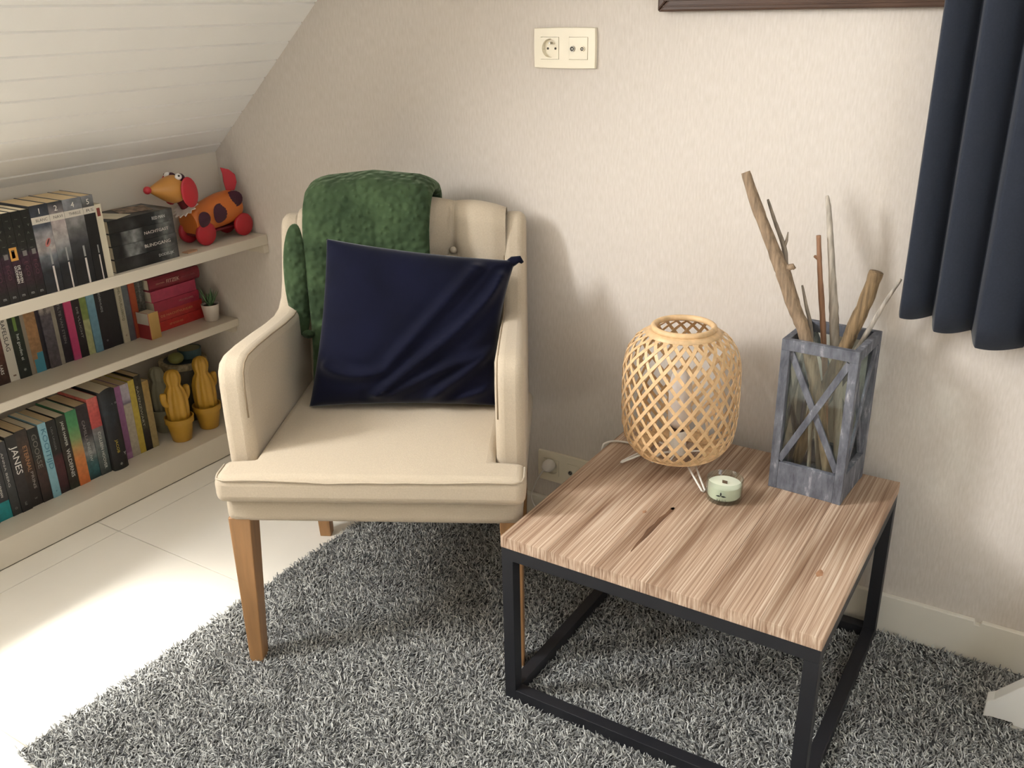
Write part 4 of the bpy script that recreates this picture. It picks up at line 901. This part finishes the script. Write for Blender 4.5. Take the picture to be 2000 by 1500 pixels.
# ---- middle shelf
ZM = .4168; XM = -1.288; g2 = 'paperbacks standing on the middle shelf'
B2 = [-.7400,-.7113,-.6792,-.6521,-.6203,-.5772,-.5651,-.533,-.5206,-.4939,-.4716,-.4457,-.4244,-.4011,-.3656,-.3328,-.3118,-.2905]
mid = [('dark maroon book cut by the left edge of the middle shelf',[(0,'2a1a16'),(.3,'4a2620'),(1,'6a2c34')],.3,[('NOORD',.03,.008,W_,'v')],[]),
 ('brown book beside the white hand-lettered one, middle shelf',[(0,'33201a'),(.4,'5a3428'),(1,'6e2c38')],.3,[('LARS',.04,.012,W_,'v')],[]),
 ('white paperback with rough black hand lettering, middle shelf',[(0,'c9c2b2')],0,[('RAFELSLAG',.125,.0155,(52,48,46),'v',.0,.085)],[(.012,.016,.4,.7,(120,96,80))]),
 ('dark green book with a green stripe at its top, middle shelf',[(0,'1e2420'),(.5,'20291f'),(1,'22301c')],.3,[('het gouden ei',.085,.0115,(196,200,192),'v',0,.072),('*',.022,.018,(170,176,168),'h')],[(.130,.20,.35,.62,(98,124,58))]),
 ('tan and grey book with a blue lower corner, middle shelf',[(0,'84735c'),(.2,'94704c'),(.5,'9a734c'),(1,'98744e')],.25,[],[(0,.20,0,.25,(132,122,106)),(.0,.038,.35,1,(62,128,146)),(.038,.055,.6,1,(62,128,146))]),
 ('narrow black book between the tan and the grey photo spines',[(0,'1c191e'),(1,'26202a')],.3,[],[]),
 ('grey photo spine with a white label at its top, middle shelf',[(0,'4a4448'),(.5,'524c52'),(.72,'5a5256'),(.78,'968c84'),(1,'968c84')],.4,[('NESBO',.165,.010,(70,64,62),'v')],[]),
 ('slim beige-grey spine left of the dark lettered book, middle shelf',[(0,'8e8678')],.1,[],[]),
 ('dark book with faded white lettering left of the pink one',[(0,'201a24'),(1,'2c282c')],.3,[('STILTE VAN STEEN',.115,.010,(128,124,120),'v',0,.12)],[]),
 ('bright pink paperback on the middle shelf',[(0,'b04a72'),(.1,'b23a66'),(1,'bc4068')],.08,[],[]),
 ('black book between the pink and the green spines',[(0,'191518'),(1,'241a1c')],.3,[('DE VLUCHT',.10,.008,(150,146,142),'v',.002,.09)],[]),
 ('green and pale yellow book on the middle shelf',[(0,'a8a878'),(.5,'a8a878'),(.52,'7d8c4a'),(1,'7d8c4a')],.15,[],[]),
 ('light blue book on the middle shelf',[(0,'5f8596'),(.6,'6a93a4'),(1,'86abb6')],.12,[],[]),
 ('black book with thin white title right of the light blue one',[(0,'201a20'),(1,'1c1f1f')],.2,[('ONDERHUIDS',.145,.009,(156,156,154),'v',0,.07),('o',.025,.012,(130,120,126),'h')],[]),
 ('black book left of the slim white one, middle shelf',[(0,'1c1a1f'),(1,'1b1e21')],.2,[],[]),
 ('slim white book with olive lettering, middle shelf',[(0,'b4ab94')],.05,[('MICHEL HOUELLEBECQ',.125,.0105,(92,92,62),'v',0,.115),('*',.022,.014,(120,90,80),'h')],[]),
 ('slim slate grey book right of the slim white one',[(0,'58565c'),(1,'5f686a')],.15,[],[])]
for i,(lb,stp,nz,tx,pt) in enumerate(mid):
    book(lb, XM-.002*((i*7)%3), B2[i], B2[i+1], ZM, [.20,.198,.203,.207,.205,.2,.206,.204,.2,.2,.198,.2,.203,.205,.204,.2,.2][i], .125, print_mat(stp,nz,seed=60+i,nscale=8), tx, pt, g2)
book('orange book standing behind the small yellow one', XM-.006, -.2895, -.2640, ZM, .20, .11, print_mat([(0,'a44a2c'),(1,'a64a28')],.12,seed=80), [], [(0,.2,0,.16,(120,40,50))], g2)
book('dark book with speckled green spine left of the red stack', XM-.008, -.2635, -.2350, ZM, .205, .11, print_mat([(0,'3c3a34'),(1,'55544c')],.6,seed=81,nscale=14), [('VERBORGEN',.14,.009,(140,136,128),'v',0,.07)], [], g2)
# small yellow and red book standing at an angle in front
o = thing('small_book', 'small yellow and red book standing open-angled beside the red stack', 'book', (-1.246, -.2560, ZM), 0)
MB().prism([(.004,-.018),(.006,-.0165),(.0045,.0175),(.0025,.0175)], lambda p: (p[0],p[1],0), lambda p: (p[0],p[1],.080)).build('front_cover', ink((196,158,92)), o)
MB().prism([(.004,-.0185),(.0055,-.0165),(-.044,-.0195),(-.045,-.0212)], lambda p: (p[0],p[1],0), lambda p: (p[0],p[1],.080)).build('side_cover', M('red_white_print',(150,50,52),.5), o)
MB().prism([(.0045,-.0192),(-.044,-.0219),(-.044,-.0225),(.0045,-.0198)], lambda p: (p[0],p[1],.045), lambda p: (p[0],p[1],.080)).build('pale_panel', ink((190,182,168)), o)
MB().box((-.042,-.016,.001),(.002,.016,.078)).build('pages', PAGE, o)
# red stack
red = [('lowest of the red books stacked flat beside the small plant','c0342e','B0',.030,[('HET ROODE HUIS',-.02,.009,(216,140,96),.05)],0),
 ('bright red book second from below in the red stack','bc3a36','',.030,[('DE NACHTVLINDER',-.01,.010,(220,150,104),.12)],0),
 ('crimson book in the middle of the red stack','a83248','',.032,[('MOORDSPEL',.035,.009,(198,130,130),.055)],0),
 ('raspberry pink book second from the top of the red stack','b4405a','',.034,[],0),
 ('dark red hardback with rounded spine on top of the red stack','7e2430','',.038,[('SEBASTIAN',-.055,.006,(206,150,128),.03),('FITZEK',-.008,.016,(214,180,160),.047),('PASSAGIER',.05,.007,(150,84,84),.05)],1)]
zz = ZM
for i,(lb,cc,_,t,tx,hd_) in enumerate(red):
    L = [.168,.172,.166,.165,.186][i]
    flat_book(lb, -1.279-.002*(i%2)-(.004 if hd_ else 0), [-.132,-.132,-.138,-.142,-.133][i], zz, L, t, .12, print_mat([(0,cc),(1,cc)],.12,axis=1,seed=90+i), tx, [], 'red books stacked flat on the middle shelf', hard=.002 if hd_ else 0, rounded=bool(hd_))
    zz += t+.0004
# potted plant
pl = thing('potted_plant', 'small green succulent in a white pot on the middle shelf', 'plant', (-1.236, -.0525, ZM))
MB().lathe([(0,0),(.020,0),(.0215,.002),(.0275,.052),(.0255,.052),(.024,.046),(0,.046)], 36).build('pot', M('white_ceramic',(222,212,200),.5), pl, smooth='auto')
LEAF = M('succulent_leaf', (92,124,84), .55, var=.2, scale=(60,60,20))
MB().lathe([(0,.0465),(.0238,.0462),(0,.050)], 20).build('soil', M('dark_soil',(58,48,38),.95), pl)
for i in range(13):
    a = i*2.39; out = .008+.026*((i%5)/4); L = .062-.03*((i*3)%4)/4
    d = Vector((math.cos(a),math.sin(a),0)); s_ = Vector((-d.y,d.x,0)); mb = MB(); n = 7
    for k in range(n):
        t = k/(n-1); p = d*(.004+out*t**.8) + Vector((0,0,.047+L*t-.010*t*t*out/.03)); w = .0052*(1-t)**.7*(1 if t < .95 else .2)+.0003; nn = Vector((0,0,1))*.3-d
        nn.normalize(); mb.v += [tuple(p+s_*w), tuple(p-nn*w*.55), tuple(p-s_*w), tuple(p+nn*w*.25)]
    for k in range(n-1):
        for q in range(4): mb.f.append((k*4+q,k*4+(q+1)%4,(k+1)*4+(q+1)%4,(k+1)*4+q))
    mb.build('leaf', LEAF, pl, smooth=True)

# ---- bottom shelf
ZB = .0772; XB = -1.238; g3 = 'paperbacks standing on the bottom shelf'
B3 = [-.8560,-.8200,-.7825,-.7581,-.7288,-.696,-.6671,-.6439,-.6141,-.5854,-.5528,-.5163,-.4823]
bot = [('dark book cut by the left edge of the bottom shelf',[(0,'2a2a2c'),(1,'343436')],.2,[],[],.21),
 ('dark grey book with a teal block at the foot of its spine',[(0,'14797c'),(.24,'168083'),(.245,'2c2428'),(.3,'323234'),(1,'3a3a3c')],.15,[('DE KROKODILLENMAN',.115,.0095,W_,'v',.004,.10)],[],.212),
 ('dark grey book right of the teal-footed one, bottom shelf',[(0,'242626'),(.4,'3a3b3b'),(1,'3c3c3e')],.2,[('ANNA BERG',.135,.008,(190,186,180),'v',-.003,.10),('o',.02,.014,(130,130,126),'h')],[],.214),
 ('black book with JANES in bold white letters on its spine',[(0,'171617'),(.4,'302a2a'),(1,'2b2a28')],.2,[('JANES',.150,.0245,(224,220,212),'v',.001,.082),('E',.022,.014,(110,110,106),'h')],[],.222),
 ('brown book with faded gold lettering right of JANES',[(0,'191513'),(.3,'251c18'),(.6,'4a3428'),(.85,'40332c'),(1,'2f2a26')],.3,[('ETERNAL',.140,.016,(170,124,84),'v',.002,.075),('PRINS',.075,.011,(150,142,134),'v',.005,.05),('w',.022,.012,(110,106,100),'h')],[],.224),
 ('dark book with rough grey script left of the blue one',[(0,'1b1613'),(.35,'3a2420'),(.55,'33261f'),(.6,'2a2926'),(1,'262724')],.35,[('GOORSE',.150,.019,(122,118,108),'v',0,.10)],[],.218),
 ('light blue book with darker blue lettering, bottom shelf',[(0,'7aa4ae'),(1,'8ab6c2')],.08,[('KOOITIJD',.145,.019,(74,124,142),'v',0,.12),('*',.018,.012,(60,96,116),'h')],[],.222),
 ('dark book with a dark red lower half right of the blue one',[(0,'201b1b'),(.12,'3a1c20'),(.5,'4a2024'),(.55,'1e1d1d'),(1,'22221f')],.25,[('LISA UNGER',.165,.0075,(110,110,106),'v',0,.07)],[],.219),
 ('dark green book lettered WILDERNIS left of the orange one',[(0,'2e342a'),(.1,'2a241c'),(.5,'2c241d'),(1,'272a22')],.3,[('JANE HARPER',.168,.0110,(196,196,184),'v',.001,.075),('WILDERNIS',.078,.0150,(206,204,194),'v',.002,.085)],[],.221),
 ('book fading from green at the top to orange below',[(0,'c46a38'),(.35,'c87c44'),(.5,'b08c58'),(.62,'7e9460'),(.8,'4c8a58'),(1,'3c7c54')],.12,[],[],.226),
 ('dark book with a misty teal foot right of the orange one',[(0,'1a2c2e'),(.12,'2e5c60'),(.25,'3c5a5c'),(.35,'8a8c8a'),(.5,'6a6a6a'),(.6,'30282c'),(1,'2c2428')],.3,[('CAMILLA',.150,.0125,(136,128,126),'v',-.002,.065),('SNEEUW',.085,.0115,(176,178,174),'v',.0,.06)],[],.229),
 ('book with a coral red top and grey misty foot',[(0,'343a38'),(.3,'5a6462'),(.55,'747474'),(.615,'7a7070'),(.62,'b84e4a'),(.8,'c0544e'),(1,'cc6a62')],.2,[('COLLEEN HOOVER',.075,.0125,(206,204,196),'v',.002,.115)],[],.238)]
for i,(lb,stp,nz,tx,pt,h) in enumerate(bot):
    book(lb, XB-.002*((i*5)%3), B3[i], B3[i+1], ZB, h, .135, print_mat(stp,nz,seed=110+i,nscale=9), tx, pt, g3, page=PAGE2 if i%3 == 1 else PAGE)
# curved dark paperback standing a little forward
o = thing('book', 'thick black paperback with a yellow title and curved worn spine', 'book', (-1.230, -.4560, ZB), 0, g3)
pts = []
def curved_spine(u, v):
    yy = -.0235+.047*u; bul = .006*(1-(2*u-1)**2); z = .246*v; arch = .010*(1-(2*u-1)**2)
    return (bul, yy, z + arch*(1 if v > .98 else 0) + arch*.0)
mb = MB().grid(curved_spine, 13, 14); mb.grid(lambda u,v: (-.135*v, -.0235, .246*u), 2, 2); mb.grid(lambda u,v: (-.135*v, .0235, .246*u), 2, 2)
mb.build('cover', print_mat([(0,'1d201c'),(.1,'121214'),(.5,'17181f'),(.7,'1e2730'),(1,'15171b')],.4,seed=140,nscale=8), o, smooth='auto')
MB().box((-.132,-.0226,.001),(-.001,.0226,.2455)).build('pages', PAGE, o)
put_text('JACOB', .0115, ink((196,170,60)), o, (.0066,-.005,.075), (0,0,-1), (0,1,0), fit=.042)
put_text('Y', .014, ink((190,190,188)), o, (.0046,.016,.045), (0,1,0), (0,0,1)); put_text('o  o', .012, ink((170,170,168)), o, (.0055,.010,.205), (0,1,0), (0,0,1)); put_text('*', .02, ink((180,180,170)), o, (.0064,-.002,.018), (0,1,0), (0,0,1))
B4 = [-.4245,-.3927,-.3654,-.3451,-.3209,-.2985]
end = [('purple paperback on the bottom shelf',[(0,'8a6084'),(.08,'9a7094'),(.1,'7c5074'),(1,'96608e')],.1,[],[],.232,0),
 ('white paperback with a lilac picture at its top, bottom shelf',[(0,'a49a8a'),(.72,'aaa090'),(.74,'6a6270'),(.8,'a8a0ac'),(1,'b2aab2')],.12,[],[],.232,0),
 ('yellow book on the bottom shelf',[(0,'b09838'),(1,'b8a444')],.1,[],[],.236,0),
 ('black book with speckled pale lettering left of the last beige one',[(0,'16120f'),(.25,'191613'),(.3,'3a3826'),(1,'2a281e')],.5,[('RAVENZWART',.145,.010,(160,156,140),'v',-.005,.13)],[],.243,0),
 ('beige book touching the yellow cactus, bottom shelf',[(0,'8e8058'),(.5,'9a8458'),(1,'a8894c')],.15,[],[],.218,0)]
for i,(lb,stp,nz,tx,pt,h,tl_) in enumerate(end):
    book(lb, -1.262, B4[i], B4[i+1], ZB, h, .125, print_mat(stp,nz,seed=150+i,nscale=9), tx, pt, g3, page=PAGE2)

# yellow ceramic cacti
YEL = M('mustard_ceramic', (190,146,52), .4, var=.08, scale=(20,20,20))
def cactus(label, x, y, hh, s=1.0, arms=(1,-1), mat=YEL, rz=0):
    t = thing('ceramic_cactus', label, 'ornament', (x,y,ZB), rz)
    MB().lathe([(0,0),(.0225*s,0),(.0245*s,.002),(.0325*s,.060),(.0360*s,.061),(.0370*s,.078),(.0340*s,.079),(.0325*s,.070),(0,.068)], 40).build('pot', mat, t, smooth='auto')
    rib = lambda a, z: .07*math.cos(a*9)
    b0 = .066; H = hh-b0
    pr = [(.020*s,b0),(.0265*s,b0+.06*H),(.0285*s,b0+.25*H),(.028*s,b0+.48*H),(.0225*s,b0+.62*H),(.0165*s,b0+.69*H),(.0165*s,b0+.72*H),(.0195*s,b0+.80*H),(.0200*s,b0+.88*H),(.0155*s,b0+.96*H),(.006*s,b0+.998*H),(.0004,b0+H)]
    MB().lathe(pr, 54, rib=rib).build('stem', mat, t, smooth=True)
    for sd in arms:
        P = smooth_path([(0,sd*.018,b0+.36*H),(0,sd*.036,b0+.38*H),(0,sd*.043,b0+.46*H),(0,sd*.043,b0+.56*H),(0,sd*.042,b0+.62*H)], 4)
        R = np.interp(np.linspace(0,1,len(P)), [0,.3,.8,.95,1], [.008,.0095,.0105,.008,.002]); MB().tube(P, list(R), 12).build('branch', mat, t, smooth=True)
    return t
cactus('yellow ceramic cactus in a pot standing next to the beige book', -1.236, -.232, .232, 1.2, (1,-1))
MB_ = None
cactus('yellow ceramic cactus half hidden behind the armchair', -1.236, -.124, .240, 1.2, (1,))
GRYC = M('grey_green_ceramic', (150,146,122), .6)
cactus('grey-green ceramic cactus peeping out behind the yellow one', -1.338, -.214, .215, 1.1, (), GRYC)
# dark jar with a cup and a yellow-green ball on its lid
jar = thing('round_jar', 'dark round jar with pale rim at the back of the bottom shelf', 'jar', (-1.366, -.088, ZB))
DKJ = M('dark_glaze', (82,78,64), .5, var=.2, scale=(20,20,20))
MB().lathe([(0,0),(.060,0),(.068,.01),(.072,.08),(.070,.16),(.066,.178),(0,.178)], 40).build('body', DKJ, jar, smooth='auto')
MB().lathe([(.060,.178),(.074,.178),(.076,.184),(.075,.196),(.068,.199),(.060,.197)], 40, closed=True).build('rim', M('pale_rim',(170,158,130),.6,var=.4,scale=(90,90,90)), jar, smooth='auto')
MB().lathe([(0,.180),(.061,.180),(.061,.196),(0,.200)], 40).build('lid', M('dark_teal_glaze',(52,70,74),.4), jar, smooth='auto')
cup = thing('candle_cup', 'small teal cup with pale top standing on the dark jar', 'cup', (-1.352, -.068, ZB+.2005))
MB().lathe([(0,0),(.032,0),(.036,.006),(.037,.030),(.035,.030),(.033,.026),(0,.026)], 32).build('cup_wall', M('teal_glaze',(72,98,104),.4), cup, smooth='auto')
MB().lathe([(0,.0262),(.0332,.0262),(.0332,.029),(0,.029)], 32).build('pale_top', M('pale_green_wax',(160,160,128),.6), cup, smooth='auto')
b_o = MB().ellipsoid((0,0,.018),(.0245,.0245,.018),20,12).build('round_ornament', M('yellow_green_glaze',(126,128,72),.5), None, smooth=True); b_o.location = (-1.340,-.132,ZB+.1995); tag(b_o, 'yellow-green round ornament on the dark jar beside the teal cup', 'ornament')
